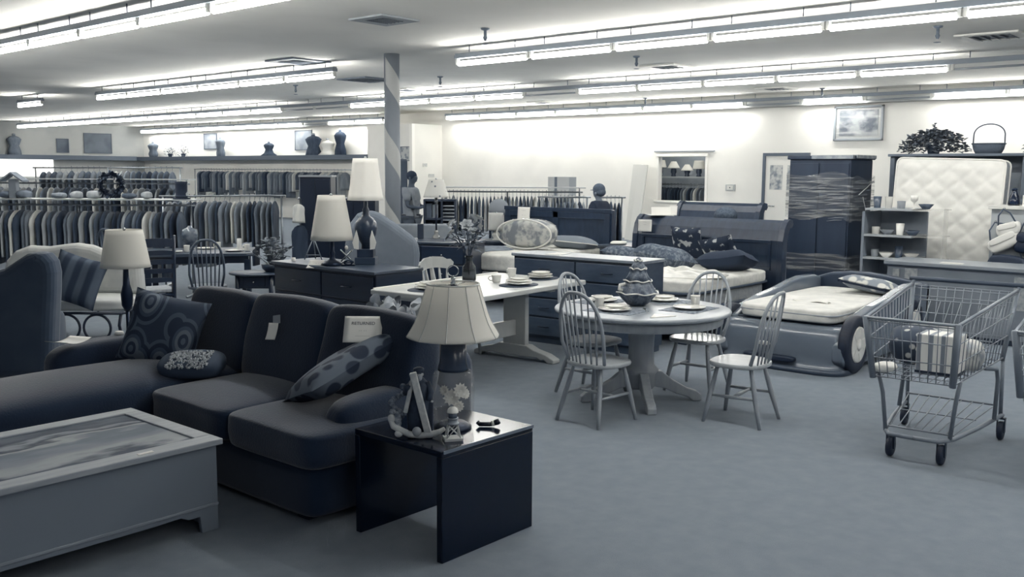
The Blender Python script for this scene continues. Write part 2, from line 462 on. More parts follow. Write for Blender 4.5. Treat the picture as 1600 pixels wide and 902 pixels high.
# ---------------------------------------------------------------- glass lamp with silk bell shade
silk = mat('silk_shade', 1.0, .7, shade=.45)
glass = mat('clear_glass', .8, .03, alpha=.08, coat=1)
darkmetal = mat('dark_metal', .12, .3, metal=.6)
chrome = mat('chrome', .7, .2, metal=1)
lp = thing('table_lamp', 'large lamp with a cream silk bell shade on a clear glass flower-filled base', 'lamp', (3.25, 3.215, .52))
b = MB().lathe([(.085, 0), (.1, .012), (.102, .03), (.105, .2), (.103, .255), (.088, .285), (.062, .292), (.060, .286), (.083, .278), (.098, .25), (.1, .2), (.097, .035), (.0, .03)], 32, cap=False)
b.build('glass_jar', glass, lp, label='clear rounded glass jar')
MB().lathe([(.075, .286), (.074, .30), (.066, .33), (.066, .44), (.03, .45), (.012, .46), (.012, .70)], 28).build('neck', mat('lamp_neck', .20, .25), lp)
MB().lathe([(.088, -.001), (.09, .01), (.06, .03), (.0, .034)], 28, cap=False).build('jar_foot', darkmetal, lp)
prof = [(.222, .450), (.224, .457), (.216, .470), (.202, .492), (.185, .522), (.168, .565), (.153, .615), (.140, .66), (.131, .69), (.126, .706)]
def sc(t, z): return 1 - .018 * abs(math.sin(5 * t))
ob = MB().lathe(prof, 60, f=sc, cap=False).build('shade', silk, lp)
so = ob.modifiers.new('solid', 'SOLIDIFY'); so.thickness = .003
b = MB()
for k in range(10):
    t = PI / 10 + 2 * PI * k / 10 - PI / 10
    b.tube([(r * 1.004 * math.cos(t), r * 1.004 * math.sin(t), z) for r, z in prof], .0022, 5)
b.tube([(.215 * math.cos(t * PI / 20), .215 * math.sin(t * PI / 20), .455) for t in range(40)], .004, 6, True)
b.tube([(.126 * math.cos(t * PI / 20), .126 * math.sin(t * PI / 20), .706) for t in range(40)], .004, 6, True)
b.build('shade_seams', mat('silk_seam', .82, .7), lp)
b = MB()
for k in range(3): b.tube([(0, 0, .70), (.124 * math.cos(k * 2.094 + .3), .124 * math.sin(k * 2.094 + .3), .70)], .003, 6)
b.build('shade_spider', chrome, lp)
b = MB().lathe([(.011, .70), (.014, .71), (.006, .72), (.012, .73), (.005, .745)], 12)
b.tube([(.026 * math.sin(t * PI / 10) * math.cos(YAW), -.026 * math.sin(t * PI / 10) * math.sin(YAW), .768 - .026 * math.cos(t * PI / 10)) for t in range(20)], .003, 6, True)
b.build('finial', chrome, lp, label='chrome ring finial')
petal = mat('white_petals', .97, .7)
rnd = random.Random(3)
for k, (a, z, R) in enumerate([(-2.45, .16, .044), (-1.95, .19, .040), (-2.05, .115, .030), (-2.9, .19, .028), (-1.55, .17, .028)]):
    c = Vector((.078 * math.cos(a), .078 * math.sin(a), z + .01))
    q = Vector((math.cos(a), math.sin(a), .15)).to_track_quat('Z', 'Y').to_matrix().to_4x4()
    b = MB(Matrix.Translation(c) @ q)
    for ring, n, tl in ((1, 11, .25), (.75, 9, .6), (.45, 7, 1.0)):
        for i in range(n): leafblade(b, (0, 0, 0), R * ring, R * .42 * ring + .004, 2 * PI * i / n + ring, tl, .003)
    b.ell((0, 0, .006), R * .16, 8, 6)
    b.build('flower', petal, lp, label='pale dahlia inside the glass jar')
# ---------------------------------------------------------------- sailor and anchor figurine
fg = thing('figurine', 'figurine of a bearded sailor leaning on a big white anchor, on the black end table', 'figurine', (3.035, 3.23, .52), FRONTAL)
aw = mat('anchor_white', .80, .5, .72, scale=30)
b = MB()
b.tube([(-.13, -.03, .085), (-.115, -.035, .055), (-.085, -.04, .04), (-.04, -.045, .02), (.01, -.045, .014), (.06, -.04, .018), (.10, -.035, .03), (.125, -.03, .045)], [.012, .016, .016, .016, .016, .016, .014, .010], 8)
b.box((.012, -.035, .165), (.032, .03, .30), R=Euler((0, -.24, 0)))
b.box((-.042, -.02, .20), (.02, .024, .17), R=Euler((0, .22, 0)))
b.ell((-.125, -.03, .09), (.018, .014, .022)); b.ell((-.09, -.045, .022), (.02, .016, .016))
b.build('anchor', aw, fg, bevel=.004, label='white anchor with worn paint')
cloth = mat('sailor_coat', .17, .7, .24, scale=40)
b = MB()
b.tube([(-.005, .03, 0), (-.005, .03, .10), (0, .03, .18), (.004, .025, .245), (.004, .02, .275)], [.05, .055, .055, .045, .018], 12)
b.tube([(-.03, .02, .25), (-.06, -.01, .21), (-.045, -.035, .25)], [.018, .016, .012], 8)
b.tube([(.035, .02, .25), (.058, .0, .21), (.05, -.03, .18)], [.018, .016, .012], 8)
b.build('coat', cloth, fg)
b = MB(); b.ell((0, .012, .292), (.019, .02, .024), 12, 10); b.ell((-.003, -.008, .291), (.005, .007, .006), 8, 6)
for s in (-1, 1): b.ell((.019 * s, .014, .292), (.004, .005, .007), 6, 5)
b.build('head', mat('figure_skin', .68, .6), fg)
b = MB(); b.ell((0, .0, .278), (.017, .016, .016), 10, 8); b.build('beard', mat('grey_beard', .6, .8), fg)
b = MB(); b.lathe([(.022, .302), (.026, .312), (.025, .322), (.012, .328)], 14, (0, .01, 0)); b.box((0, -.015, .305), (.03, .018, .004)); b.build('cap', cloth, fg, label='dark sailor cap')
b = MB()
for i in range(14):
    t = i / 13; a = t * 9
    b.ell((-.085 + .03 * math.sin(a) - .03 * (1 - t), .0 + .01 * math.cos(a), .07 + .17 * t), (.016, .014, .014), 7, 5)
b.build('coiled_rope', mat('figure_rope', .34, .8, .5, scale=60), fg)
b = MB(); b.ell((-.10, -.02, .075), (.022, .018, .05), 9, 7); b.ell((-.12, -.02, .12), (.016, .014, .016), 8, 6)
b.build('gull', mat('gull_grey', .38, .7, .62, scale=50), fg)
b = MB(); b.ell((-.004, -.055, .035), (.022, .015, .024), 10, 8); b.build('shell', mat('shell_glaze', .66, .2), fg)
b = MB(); b.box((.052, .03, .08), (.03, .05, .16)); b.build('piling', mat('dark_piling', .13, .6), fg, bevel=.006)
lh = thing('lighthouse', 'tiny pale lighthouse model with a lattice base, in front of the glass lamp base', 'figurine', (3.095, 3.065, .52), FRONTAL + .25)
lt = mat('lighthouse_paint', .76, .5)
MB().box((0, 0, .007), (.088, .07, .014)).build('plinth', lt, lh, bevel=.002)
b = MB()
for a, c in ((-1, -1), (1, -1), (1, 1), (-1, 1)):
    b.tube([(a * .032, c * .026, .014), (a * .02, c * .018, .075)], .0035, 6)
for c in (-1, 1):
    b.tube([(-.031, c * .026, .017), (.022, c * .018, .07)], .0025, 5); b.tube([(.031, c * .026, .017), (-.022, c * .018, .07)], .0025, 5)
for a in (-1, 1): b.tube([(a * .031, -.026, .017), (a * .022, .018, .07)], .0025, 5)
b.build('lattice', lt, lh)
MB().lathe([(.03, .075), (.03, .082), (.024, .083), (.023, .10), (.027, .102), (.027, .106)], 14).build('tower', mat('lighthouse_band', .56, .5), lh)
MB().lathe([(.021, .106), (.020, .13)], 14).build('lantern_room', mat('lantern_glass', .34, .2), lh)
MB().lathe([(.027, .13), (.027, .134), (.024, .145), (.014, .155), (.003, .158)], 14).build('dome', mat('dome_white', .9, .4), lh)
tk = thing('pipe', 'small black smoking-pipe-like trinket with a pale ring on the end table', 'trinket', (3.375, 3.10, .52), FRONTAL)
MB().tube([(-.045, 0, .012), (.0, 0, .013), (.02, 0, .014)], [.010, .011, .012], 10).build('stem', mat('trinket_black', .06, .25), tk)
MB().tube([(.018, 0, .015), (.03, 0, .018)], .0135, 12).build('ring', mat('trinket_ring', .85, .4), tk)
MB().tube([(.028, 0, .018), (.045, 0, .024), (.055, 0, .03)], [.012, .015, .014], 10).build('bowl', mat('trinket_black', .06, .25), tk)
MB().tube([(-.04, .0, .01), (-.052, 0, .024)], [.008, .012], 8).build('mouthpiece', mat('trinket_black', .06, .25), tk)
# ---------------------------------------------------------------- sectional sofa
sf = mat('microfibre', .145, .92, .185, scale=2.5, lo=.3, hi=.7, bump=.15, bscale=90, spec=.15, sheen=.35)
sfd = mat('microfibre_base', .14, .92, .165, scale=3, spec=.15, sheen=.25)
so_ = thing('sectional_sofa', 'dark microfibre sectional sofa with a chaise, behind the pine coffee table', 'sofa', (0, 0, 0))
MB().soft((3.36, 5.0, .165), (1.12, 2.52, .27), 20, 14).build('base', sfd, so_)
MB().soft((2.75, 5.66, .18), (1.85, .80, .24), 14, 10).build('chaise_base', sfd, so_)
def crown(a, b, c): return a, b, c * (1 + (.28 * (1 - a * a) * (1 - b * b) if c > 0 else 0))
MB().soft((3.19, 4.05, .395), (.92, .78, .19), 9, 18, amp=.012, seed=1, fn=crown).build('seat_cushion', sf, so_)
MB().soft((3.19, 4.83, .395), (.92, .80, .19), 9, 18, amp=.012, seed=2, fn=crown).build('seat_cushion', sf, so_)
MB().soft((2.65, 5.66, .395), (2.0, .84, .25), 4.5, 16, amp=.012, seed=3, fn=crown).build('chaise_cushion', sf, so_, label='long rounded chaise cushion')
MB().soft((3.78, 4.98, .46), (.34, 2.55, .66), 8, 16, amp=.01, seed=4).build('back_frame', sf, so_)
for k, (y, wd, h) in enumerate(((4.10, .80, .58), (4.86, .80, .58), (5.60, .76, .55))):
    MB().soft((3.54, y, .69), (.27, wd, h), 6.5, 18, R=Euler((0, .26, 0)), amp=.035, seed=11 + k).build('back_cushion', sf, so_)
MB().soft((3.44, 3.81, .45), (.94, .22, .32), 4, 14, amp=.02, seed=21).build('arm', sf, so_)
MB().soft((3.22, 6.18, .44), (1.30, .26, .42), 4, 14, amp=.02, seed=22).build('arm', sf, so_)
ft = MB()
for x in (2.9, 3.85):
    for y in (3.9, 5.2): 
        MB().box((x, y, .02), (.09, .09, .04)).build('foot', mat('sofa_foot', .08, .5), so_)
paper = mat('paper_white', .93, .6); ink = mat('ink', .22, .7)
# tags lying on the cushions
def papertag(name, label, c, size, R, words=(), curl=.0, cat='paper tag'):
    o = thing(name, label, cat, c); o.rotation_euler = R
    w_, h_ = size
    MB().sheet(lambda u, v: ((u - .5) * w_, (v - .5) * h_, curl * ((v - .5) ** 2 * 4)), 6, 8, .0015).build('sheet', paper, o)
    for t, sz, yy in words:
        text_mesh(t, sz, 'lettering', ink, o, Matrix.Translation((0, yy * h_, .001 + curl * yy * yy * 4)))
    return o
bx = Vector((.658, -.753, 0)); by = Vector((.66, .02, .72)); by = (by - bx * by.dot(bx)).normalized()
SR = Matrix((bx, by, bx.cross(by))).transposed().to_euler()
papertag('sale_tag', 'white paper tag with a printed heading, on the right back cushion of the dark sofa', (3.385, 4.045, .895), (.21, .16), SR,
         (('RETURNED', .026, .22), ('- -  - -', .018, -.05), ('__________', .016, -.22)))
pt_ = papertag('price_tag', 'narrow blank white tag pinned on the middle back cushion of the dark sofa', (3.36, 4.86, .79), (.06, .115), Euler((.9, 0, FRONTAL - .1)), (), .008)
MB().box((.012, .085, .002), (.045, .06, .003), .2).build('clear_fastener', mat('clear_tape', .6, .2), pt_)
papertag('paper_tag', 'curled white sheet lying on the far arm of the sofa, left side', (2.68, 6.09, .665), (.17, .22), Euler((0, 0, FRONTAL - .3)), (), .02)
o = MB().soft((0, 0, 0), (.055, .05, .03), 3, 6).build('crumpled_tag', paper, loc=(3.08, 6.22, .66)); tag(o, 'small crumpled white tag on the sofa arm below the short lamp', 'paper tag')
# pillows on the sofa
scroll = mat('scroll_print', .20, .85, .38, kind='voronoi', scale=4.2, lo=.3, hi=.6, stretch=(1.5, 1, 1))
rr = [n for n in scroll.node_tree.nodes if n.type == 'VALTORGB'][0].color_ramp; rr.interpolation = 'CONSTANT'
rr.elements[0].position = 0; rr.elements[0].color = tone(.36); rr.elements[1].position = .16; rr.elements[1].color = tone(.18)
for pz, vz in ((.24, .42), (.34, .30), (.44, .16), (.56, .34), (.66, .2)): e = rr.elements.new(pz); e.color = tone(vz)
pl = MB().pillow((0, 0, 0), (.50, .48, .18), seed=5).build('throw_pillow', scroll, loc=(3.16, 5.77, .72)); pl.rotation_euler = (PI / 2 - .35, .22, FRONTAL + .0)
tag(pl, 'large square pillow with a swirling scroll print at the far end of the dark sofa', 'pillow')
tp = thing('lumbar_pillow', 'dark lumbar pillow with a fluffy pale band, lying in the sofa corner', 'pillow', (3.08, 5.30, .572)); tp.rotation_euler = (.25, 0, FRONTAL + .02)
MB().soft((0, 0, 0), (.40, .28, .12), 3, 12, amp=.02).build('cover', mat('grey_pillow', .26, .9), tp)
b = MB(); rnd = random.Random(5)
for i in range(260):
    x = rnd.uniform(-.12, .12); y = rnd.uniform(-.13, .06); z = .062 * (1 - (y / .16) ** 2) ** .5 if abs(y) < .15 else .01
    b.box((x, y, z), (.008, .02, .012), R=Euler((rnd.uniform(-.6, .6), rnd.uniform(-.5, .5), rnd.uniform(-1, 1))))
b.build('tufted_band', mat('tuft_white', .66, .9), tp)
ax_ = Vector((.64, -.07, .25)).normalized(); ay_ = (Vector((.70, .70, -.06)) - ax_ * Vector((.70, .70, -.06)).dot(ax_)).normalized()
PR = Matrix((ax_, ay_, ax_.cross(ay_))).transposed().to_euler()
leafy = mat('leaf_print', .16, .85, .42, kind='voronoi', scale=9, lo=.42, hi=.5)
pl = MB().pillow((0, 0, 0), (.64, .44, .17), seed=8).build('throw_pillow', leafy, loc=(3.28, 4.08, .69)); pl.rotation_euler = PR
tag(pl, 'leaf-patterned pillow tilted against the right arm of the dark sofa', 'pillow')
# ================================================================== DINING AREA
oak = mat('pale_oak', .66, .42, .60, kind='noise', scale=3, stretch=(6, 6, 1), lo=.35, hi=.7, coat=.15)
oaktop = mat('pale_oak_top', .62, .30, .56, kind='noise', scale=3, stretch=(1, 8, 8), lo=.35, hi=.7)
cream = mat('cream_paint', .80, .38, .75, scale=3, coat=.2)
TC = (6.17, 4.06)
rt_ = thing('dining_table', 'round pale oak pedestal dining table set for four with a tree-shaped centrepiece', 'dining table', (TC[0], TC[1], 0))
MB().lathe([(0, .695), (.655, .695), (.672, .703), (.675, .715), (.668, .727), (.655, .73), (0, .73)], 64, cap=False).build('table_top', oaktop, rt_)
MB().lathe([(.60, .62), (.615, .635), (.615, .695), (.58, .695), (.58, .62)], 56, cap=False).build('apron', oak, rt_)
MB().lathe([(.17, .62), (.17, .60), (.13, .585), (.105, .55), (.098, .40), (.105, .28), (.135, .255), (.14, .235), (.12, .21), (.12, .12), (.10, .10)], 8).build('pedestal', oak, rt_)
for a in (224, 139, 314, 44):
    b = MB(Matrix.Rotation(math.radians(a), 4, 'Z'))
    poly = [(.08, .12), (.08, .24), (.16, .235), (.24, .17), (.36, .10), (.44, .075), (.475, .045), (.475, 0), (.41, 0), (.37, .03), (.28, .055), (.18, .10)]
    b.prism(poly, -.034, .034, 'y'); b.build('leg', oak, rt_, bevel=.008)
# ---- windsor chair, front faces +Y
chair_m = mat('chair_wood', .64, .4, .58, kind='noise', scale=4, stretch=(5, 5, 1), lo=.35, hi=.7, coat=.2)
chair_seat = mat('chair_seat_wood', .70, .3, .64, kind='noise', scale=4, stretch=(6, 1, 5), lo=.35, hi=.7, coat=.4)
def windsor(name, label, loc, rz, m=None, ms=None, group=None, hgt=.94, slats=7):
    m = m or chair_m; ms = ms or chair_seat
    c = thing(name, label, 'chair', loc, rz, group)
    out = []
    for k in range(36):
        t = 2 * PI * k / 36; x, y = math.cos(t), math.sin(t)
        p = 2.9 if y > 0 else 2.4
        r = (abs(x) ** p + abs(y) ** p) ** (-1 / p)
        out.append((x * r * .215, y * r * .205 + .0))
    MB().prism(out, .405, .438).build('seat', ms, c, bevel=.012)
    tops = [(-.13, .12), (.13, .12), (-.12, -.12), (.12, -.12)]
    bots = [(-.20, .19), (.20, .19), (-.19, -.225), (.19, -.225)]
    for (a, b_), (e, f) in zip(tops, bots):
        P = [Vector((a, b_, .41)).lerp(Vector((e, f, 0)), t) for t in (0, .25, .5, .75, 1)]
        MB().tube(P, [.013, .017, .019, .016, .012], 10).build('leg', m, c)
    def at(i, t): return Vector((tops[i][0], tops[i][1], .41)).lerp(Vector((bots[i][0], bots[i][1], 0)), t)
    for i, j in ((0, 2), (1, 3)):
        A, B = at(i, .52), at(j, .52); MB().tube([A, A.lerp(B, .5), B], [.009, .013, .009], 8).build('stretcher', m, c)
    A = (at(0, .52) + at(2, .52)) / 2; B = (at(1, .52) + at(3, .52)) / 2
    MB().tube([A, A.lerp(B, .5), B], [.009, .013, .009], 8).build('stretcher', m, c)
    zs = hgt - .438
    def hoop(t):                         # t 0..1
        a = PI * t; x = -.185 * math.cos(a); z = math.sin(a)
        zz = .438 + zs * z ** .62
        xx = -.185 * math.copysign(abs(math.cos(a)) ** .8, math.cos(a))
        xx *= 1 + .12 * math.sin(a) * (1 - math.sin(a)) * 2
        return Vector((xx, -.155 - .045 * (1 - abs(xx) / .185) - .085 * (zz - .438) / zs, zz))
    P = [hoop(i / 28) for i in range(29)]
    P[0] = Vector((-.16, -.13, .43)); P[-1] = Vector((.16, -.13, .43))
    MB().tube(P, .0135, 9).build('hoop', m, c)
    for k in range(slats):
        x = -.135 + .27 * k / (slats - 1)
        best = min((hoop(i / 200) for i in range(20, 181)), key=lambda q: abs(q.x - x * 1.12))
        base = Vector((x * .92, -.165 - .03 * (1 - abs(x) / .15), .43))
        MB().tube([base, base.lerp(best, .4), best], [.0065, .0085, .0055], 8).build('spindle', m, c)
    return c
W1 = windsor('windsor_chair', 'hoop-back windsor chair seen from behind, nearest the black lacquer end table', (5.47, 3.96, 0), math.radians(-93), group='windsor chairs round the oak table')
dup(W1, (6.15, 3.20, 0), math.radians(6), 'hoop-back windsor chair at the right of the round table, its seat facing left')
dup(W1, (6.80, 3.93, 0), math.radians(97), 'hoop-back windsor chair beyond the round table, its back towards the car-shaped bed')
dup(W1, (6.14, 4.50, 0), math.radians(182), 'hoop-back windsor chair tucked in on the left, half hidden behind the nearest one')
# ---- place settings
china = mat('white_china', .93, .16, .90, scale=5, spec=.6)
rimm = mat('plate_rim_print', .60, .2, .85, scale=30)
matm = mat('placemat_weave', .34, .8, .55, kind='voronoi', scale=34, lo=.25, hi=.6)
def plate(name, label, c, rs, group):
    p = thing(name, label, 'plate', c, 0, group)
    z = 0
    r = rs
    MB().lathe([(0, z), (r * .55, z), (r * .72, z + .006), (r, z + .018), (r, z + .021), (r * .70, z + .010), (r * .5, z + .006), (0, z + .006)], 36, cap=False).build('dish', china, p)
    MB().tube([(r * .93 * math.cos(t * PI / 18), r * .93 * math.sin(t * PI / 18), z + .0185) for t in range(36)], .0022, 5, True).build('rim_band', rimm, p)
    return p
def cup(label, c, rz, group, r=.038, h=.085):
    p = thing('mug', label, 'mug', c, rz, group)
    MB().lathe([(0, 0), (r * .75, 0), (r * .82, .01), (r, h * .95), (r * 1.03, h), (r * .95, h), (r * .78, .012), (0, .01)], 24, cap=False).build('body', china, p)
    MB().tube([(r * .9, 0, h * .82), (r * 1.5, 0, h * .78), (r * 1.65, 0, h * .5), (r * 1.35, 0, h * .25), (r * .85, 0, h * .22)], .0055, 7).build('handle', china, p)
    return p
def placemat(label, c, rz, group, w=.42, d=.30, m=None):
    o = MB().box((0, 0, .0015), (w, d, .003)).build('placemat', m or matm, loc=c, rz=rz, bevel=.001); tag(o, label, 'placemat', group); return o
def oval_mat(label, c, rz, group):
    o = MB().lathe([(0, 0), (.21, 0), (.21, .004), (0, .004)], 36, cap=False).build('placemat', mat('slate_placemat', .22, .7), loc=c, rz=rz); o.scale = (1, .75, 1)
    tag(o, label, 'placemat', group)
Z = .7301
seats = [('in front of the nearest windsor chair', 5.86, 4.10, 90), ('in front of the right-hand windsor chair', 6.33, 3.74, 0), ('at the far side, before the chair beside the car bed', 6.58, 4.13, 90), ('at the far left of the round table', 6.22, 4.48, 0)]
for q, (w_, x, y, r) in enumerate(seats):
    placemat('patterned placemat ' + w_, (x, y, Z), math.radians(r + 3), 'placemats on the round table')
    plate('dinner_plate', 'white dinner plate ' + w_, (x, y, Z + .003), .125, 'plates on the round table')
    if q in (0, 2, 3): plate('salad_plate', 'smaller plate stacked ' + w_, (x + .005, y, Z + .0245), .088, 'plates on the round table')
cup('white mug beside the plate nearest the windsor chair seen from behind', (5.90, 4.27, Z), 2.6, 'mugs on the round table')
cup('white mug right of the tree-shaped centrepiece', (6.60, 4.27, Z), -.9, 'mugs on the round table', .042, .092)
cup('white mug at the right edge of the round table', (6.50, 3.79, Z), -2.6, 'mugs on the round table')
tri = MB(); tri.prism([(-.10, -.07), (.12, -.05), (.02, .09)], 0, .004); o = tri.build('bright_patch', mat('patch_white', .95, .8), loc=(5.86, 3.72, Z), rz=-.5); tag(o, 'white triangle for a bright patch at the near edge of the round table', 'bright_patch')  # flat triangle stands for a bright patch on the table top
sp_ = MB(); sp_.tube([(-.09, 0, .004), (.03, 0, .004), (.06, 0, .005)], [.003, .0025, .004], 6); sp_.ell((.078, 0, .005), (.024, .014, .004)); o = sp_.build('spoon', chrome, loc=(6.02, 3.93, Z), rz=.7); tag(o, 'steel spoon by the foot of the tree-shaped centrepiece', 'spoon')
# tree-shaped tureen
tr = thing('tureen', 'mottled ceramic tureen shaped like a snow-edged fir tree, centre of the round table', 'centrepiece', (6.24, 4.15, Z))
cer = mat('mottled_ceramic', .28, .35, .46, scale=22, lo=.42, hi=.6, bump=.3, bscale=60)
def lob(t, z): return 1 + .10 * math.sin(6 * t) + .03 * math.sin(11 * t + 1)
MB().lathe([(.055, 0), (.075, .012), (.11, .05), (.145, .095), (.15, .10), (.12, .105), (0, .105)], 48, f=lob, cap=False).build('bowl', cer, tr)
MB().lathe([(.138, .102), (.128, .125), (.10, .175), (.088, .19), (.098, .195), (.07, .24), (.052, .285), (.058, .29), (.042, .32), (.025, .345), (.028, .352), (.008, .375), (0, .377)], 48, f=lob, cap=False).build('lid', cer, tr)
snow = mat('glaze_white', .88, .3)
b = MB()
for r, z in ((.148, .100), (.101, .194), (.060, .289), (.03, .352)):
    b.tube([(r * lob(t * PI / 30, 0) * math.cos(t * PI / 30), r * lob(t * PI / 30, 0) * math.sin(t * PI / 30), z + .006 * math.sin(t * .6)) for t in range(60)], .0055, 6, True)
b.build('snow_edging', snow, tr)
MB().tube([(-.09, .06, .17), (-.13, .08, .165), (-.135, .085, .13), (-.11, .07, .12)], .012, 8).build('handle', snow, tr)
# ---------------------------------------------------------------- trestle table
TR = math.radians(4.3)
tt = thing('trestle_table', 'cream trestle dining table with carved feet, left of the round table', 'dining table', (6.31, 5.86, 0), TR)
MB().box((0, 0, .725), (1.80, 1.05, .045)).build('table_top', cream, tt, bevel=.01)
MB().box((0, .515, .752), (1.74, .02, .012)).build('raised_edge', mat('cream_edge', .95, .3), tt, bevel=.004)
for x in (-.78, .50):
    MB().box((x, 0, .40), (.06, .26, .64)).build('post', cream, tt, bevel=.006)
    MB().box((x, 0, .69), (.08, .85, .05)).build('top_bearer', cream, tt, bevel=.006)
    poly = [(-.47, 0), (-.40, 0), (-.36, .03), (-.32, .022), (-.28, .04), (-.22, .035), (.22, .035), (.28, .04), (.32, .022), (.36, .03), (.40, 0), (.47, 0), (.47, .035), (.38, .075), (.24, .105), (.16, .14), (-.16, .14), (-.24, .105), (-.38, .075), (-.47, .035)]
    MB().prism(poly, x - .055, x + .055, 'x').build('foot', cream, tt, bevel=.008)
MB().box((-.16, 0, .30), (1.46, .04, .15)).build('stretcher', cream, tt, bevel=.005)
for x in (-.85, .57): MB().box((x, 0, .31), (.03, .03, .08)).build('wedge', cream, tt, bevel=.004)
def onT(x, y, z=.7485):
    return (6.31 + x * math.cos(TR) - y * math.sin(TR), 5.86 + x * math.sin(TR) + y * math.cos(TR), z)
TS = [('near the right end of the trestle table, closest place', .16, -.28), ('at the far right of the trestle table', .72, -.12), ('at the left end of the trestle table', -.60, .12)]
for n_, x, y in TS:
    oval_mat('dark oval placemat ' + n_, onT(x, y), TR, 'placemats on the trestle table')
    plate('dinner_plate', 'pale dinner plate, bottom one ' + n_, onT(x, y, .7525), .125, 'plates on the trestle table')
    plate('dinner_plate', 'pale plate, middle one ' + n_, onT(x, y, .774), .118, 'plates on the trestle table')
    plate('salad_plate', 'small pale plate on top, ' + n_, onT(x + .01, y, .7945), .09, 'plates on the trestle table')
cup('cream mug beside the far right place of the trestle table', onT(.62, .14), 1.5, 'mugs on the trestle table', .042, .09)
cup('pale mug left of the closest place on the trestle table', onT(.22, .02), 2.2, 'mugs on the trestle table', .045, .065)
# chair behind the trestle table with a broad crest rail
ch = thing('farmhouse_chair', 'cream farmhouse chair with a broad curved crest rail behind the trestle table', 'chair', (6.50, 6.46, 0), math.radians(180) + TR)
sq = [(x * .21, y * .2) for x, y in ((-.9, 1), (.9, 1), (1, .8), (.9, -1), (-.9, -1), (-1, .8))]
MB().prism(sq, .42, .45).build('seat', cream, ch, bevel=.01)
for a, e in ((-.15, .15), (.15, .15), (-.15, -.15), (.15, -.15)):
    MB().tube([(a, e, .42), (a * 1.25, e * 1.25, .2), (a * 1.35, e * 1.35, 0)], [.016, .02, .013], 10).build('leg', cream, ch)
def arc(u, z): return (u * .235, -.235 + .06 * u * u, z)
b = MB(); crest = [(-1, .835), (-1.02, .87), (-.9, .90), (-.75, .90), (-.55, .925), (0, .935), (.55, .925), (.75, .90), (.9, .90), (1.02, .87), (1, .835), (.8, .81), (.4, .825), (0, .83), (-.4, .825), (-.8, .81)]
n = len(crest); vs_ = [arc(u, z) for u, z in crest] + [(arc(u, z)[0], arc(u, z)[1] - .022, z) for u, z in crest]
cen = len(vs_); fs_ = []
cols = [(i, 15 - i + 10 - 10) for i in range(3)]
top = [0, 1, 2, 3, 4, 5, 6, 7, 8, 9, 10]; bot = [0, 15, 15, 14, 14, 13, 12, 12, 11, 11, 10]
for o_, flip in ((0, 0), (n, 1)):
    for i in range(10):
        q = [top[i] + o_, top[i + 1] + o_, bot[i + 1] + o_, bot[i] + o_]
        q = [x for k, x in enumerate(q) if x not in q[:k]]
        if len(q) > 2: fs_.append(tuple(q[::-1] if flip else q))
for i in range(n): fs_.append((i, (i + 1) % n, n + (i + 1) % n, n + i))
b.add(vs_, fs_); b.build('crest_rail', cream, ch, bevel=.004)
for k, u in enumerate((-.8, -.42, 0, .42, .8)):
    wd = .03 if k == 2 else .012
    b = MB(); P0 = Vector((u * .17, -.165, .445)); P1 = Vector((u * .235, -.246 + .06 * u * u, .83))
    b.tube([P0, P0.lerp(P1, .35), P0.lerp(P1, .65), P1], [wd * .7, wd, wd * 1.15, wd * .8], 8, flat=.5 if k == 2 else 1); b.build('spindle', cream, ch)
# flower vase
fv = thing('flower_vase', 'clear glass vase of silk flowers on the far edge of the trestle table', 'vase', onT(.14, .28))
MB().lathe([(.06, 0), (.065, .01), (.066, .10), (.06, .135), (.035, .17), (.03, .2), (.04, .235), (.037, .235), (.027, .2), (.032, .168), (.056, .13), (.06, .015), (0, .012)], 28, cap=False).build('jar', mat('smoky_glass', .6, .05, trans=.9), fv)
stemm = mat('flower_stem', .24, .6); lf = mat('silk_leaf', .36, .6, .48, scale=20)
rnd = random.Random(12)
b = MB(); heads = []
for k in range(13):
    a = rnd.uniform(0, 6.28); r = .05 + .16 * math.sqrt(rnd.random()); z = .50 + rnd.uniform(-.05, .13) - r * .25
    p = Vector((r * math.cos(a), r * math.sin(a), z)); heads.append(p)
    b.tube([(0, 0, .05), (p.x * .15, p.y * .15, .24), (p.x * .6, p.y * .6, .38), tuple(p)], .004, 5)
b.build('stems', stemm, fv)
b = MB()
for k in range(70):
    a = rnd.uniform(0, 6.28); r = rnd.uniform(.02, .17); z = rnd.uniform(.27, .50)
    leafblade(b, (r * math.cos(a) * .7, r * math.sin(a) * .7, z), rnd.uniform(.06, .11), .04, a + rnd.uniform(-.6, .6), rnd.uniform(-.6, .8), .006)
b.build('leaves', lf, fv)
for k, p in enumerate(heads):
    b = MB(); d = Vector((p.x, p.y, .15)).normalized()
    q = d.to_track_quat('Z', 'Y').to_matrix().to_4x4(); b.M = Matrix.Translation(p) @ q
    R = rnd.uniform(.05, .075)
    for ring, n_, tl in ((1, 6, .25), (.75, 5, .7), (.45, 4, 1.1)):
        for i in range(n_): leafblade(b, (0, 0, 0), R * ring, R * .75 * ring, 2 * PI * i / n_ + ring * 2, tl, .008)
    b.ell((0, 0, .008), R * .18, 7, 5)
    b.build('blossom', mat('silk_bloom_%d' % (k % 3), (.66, .55, .76)[k % 3], .7), fv)
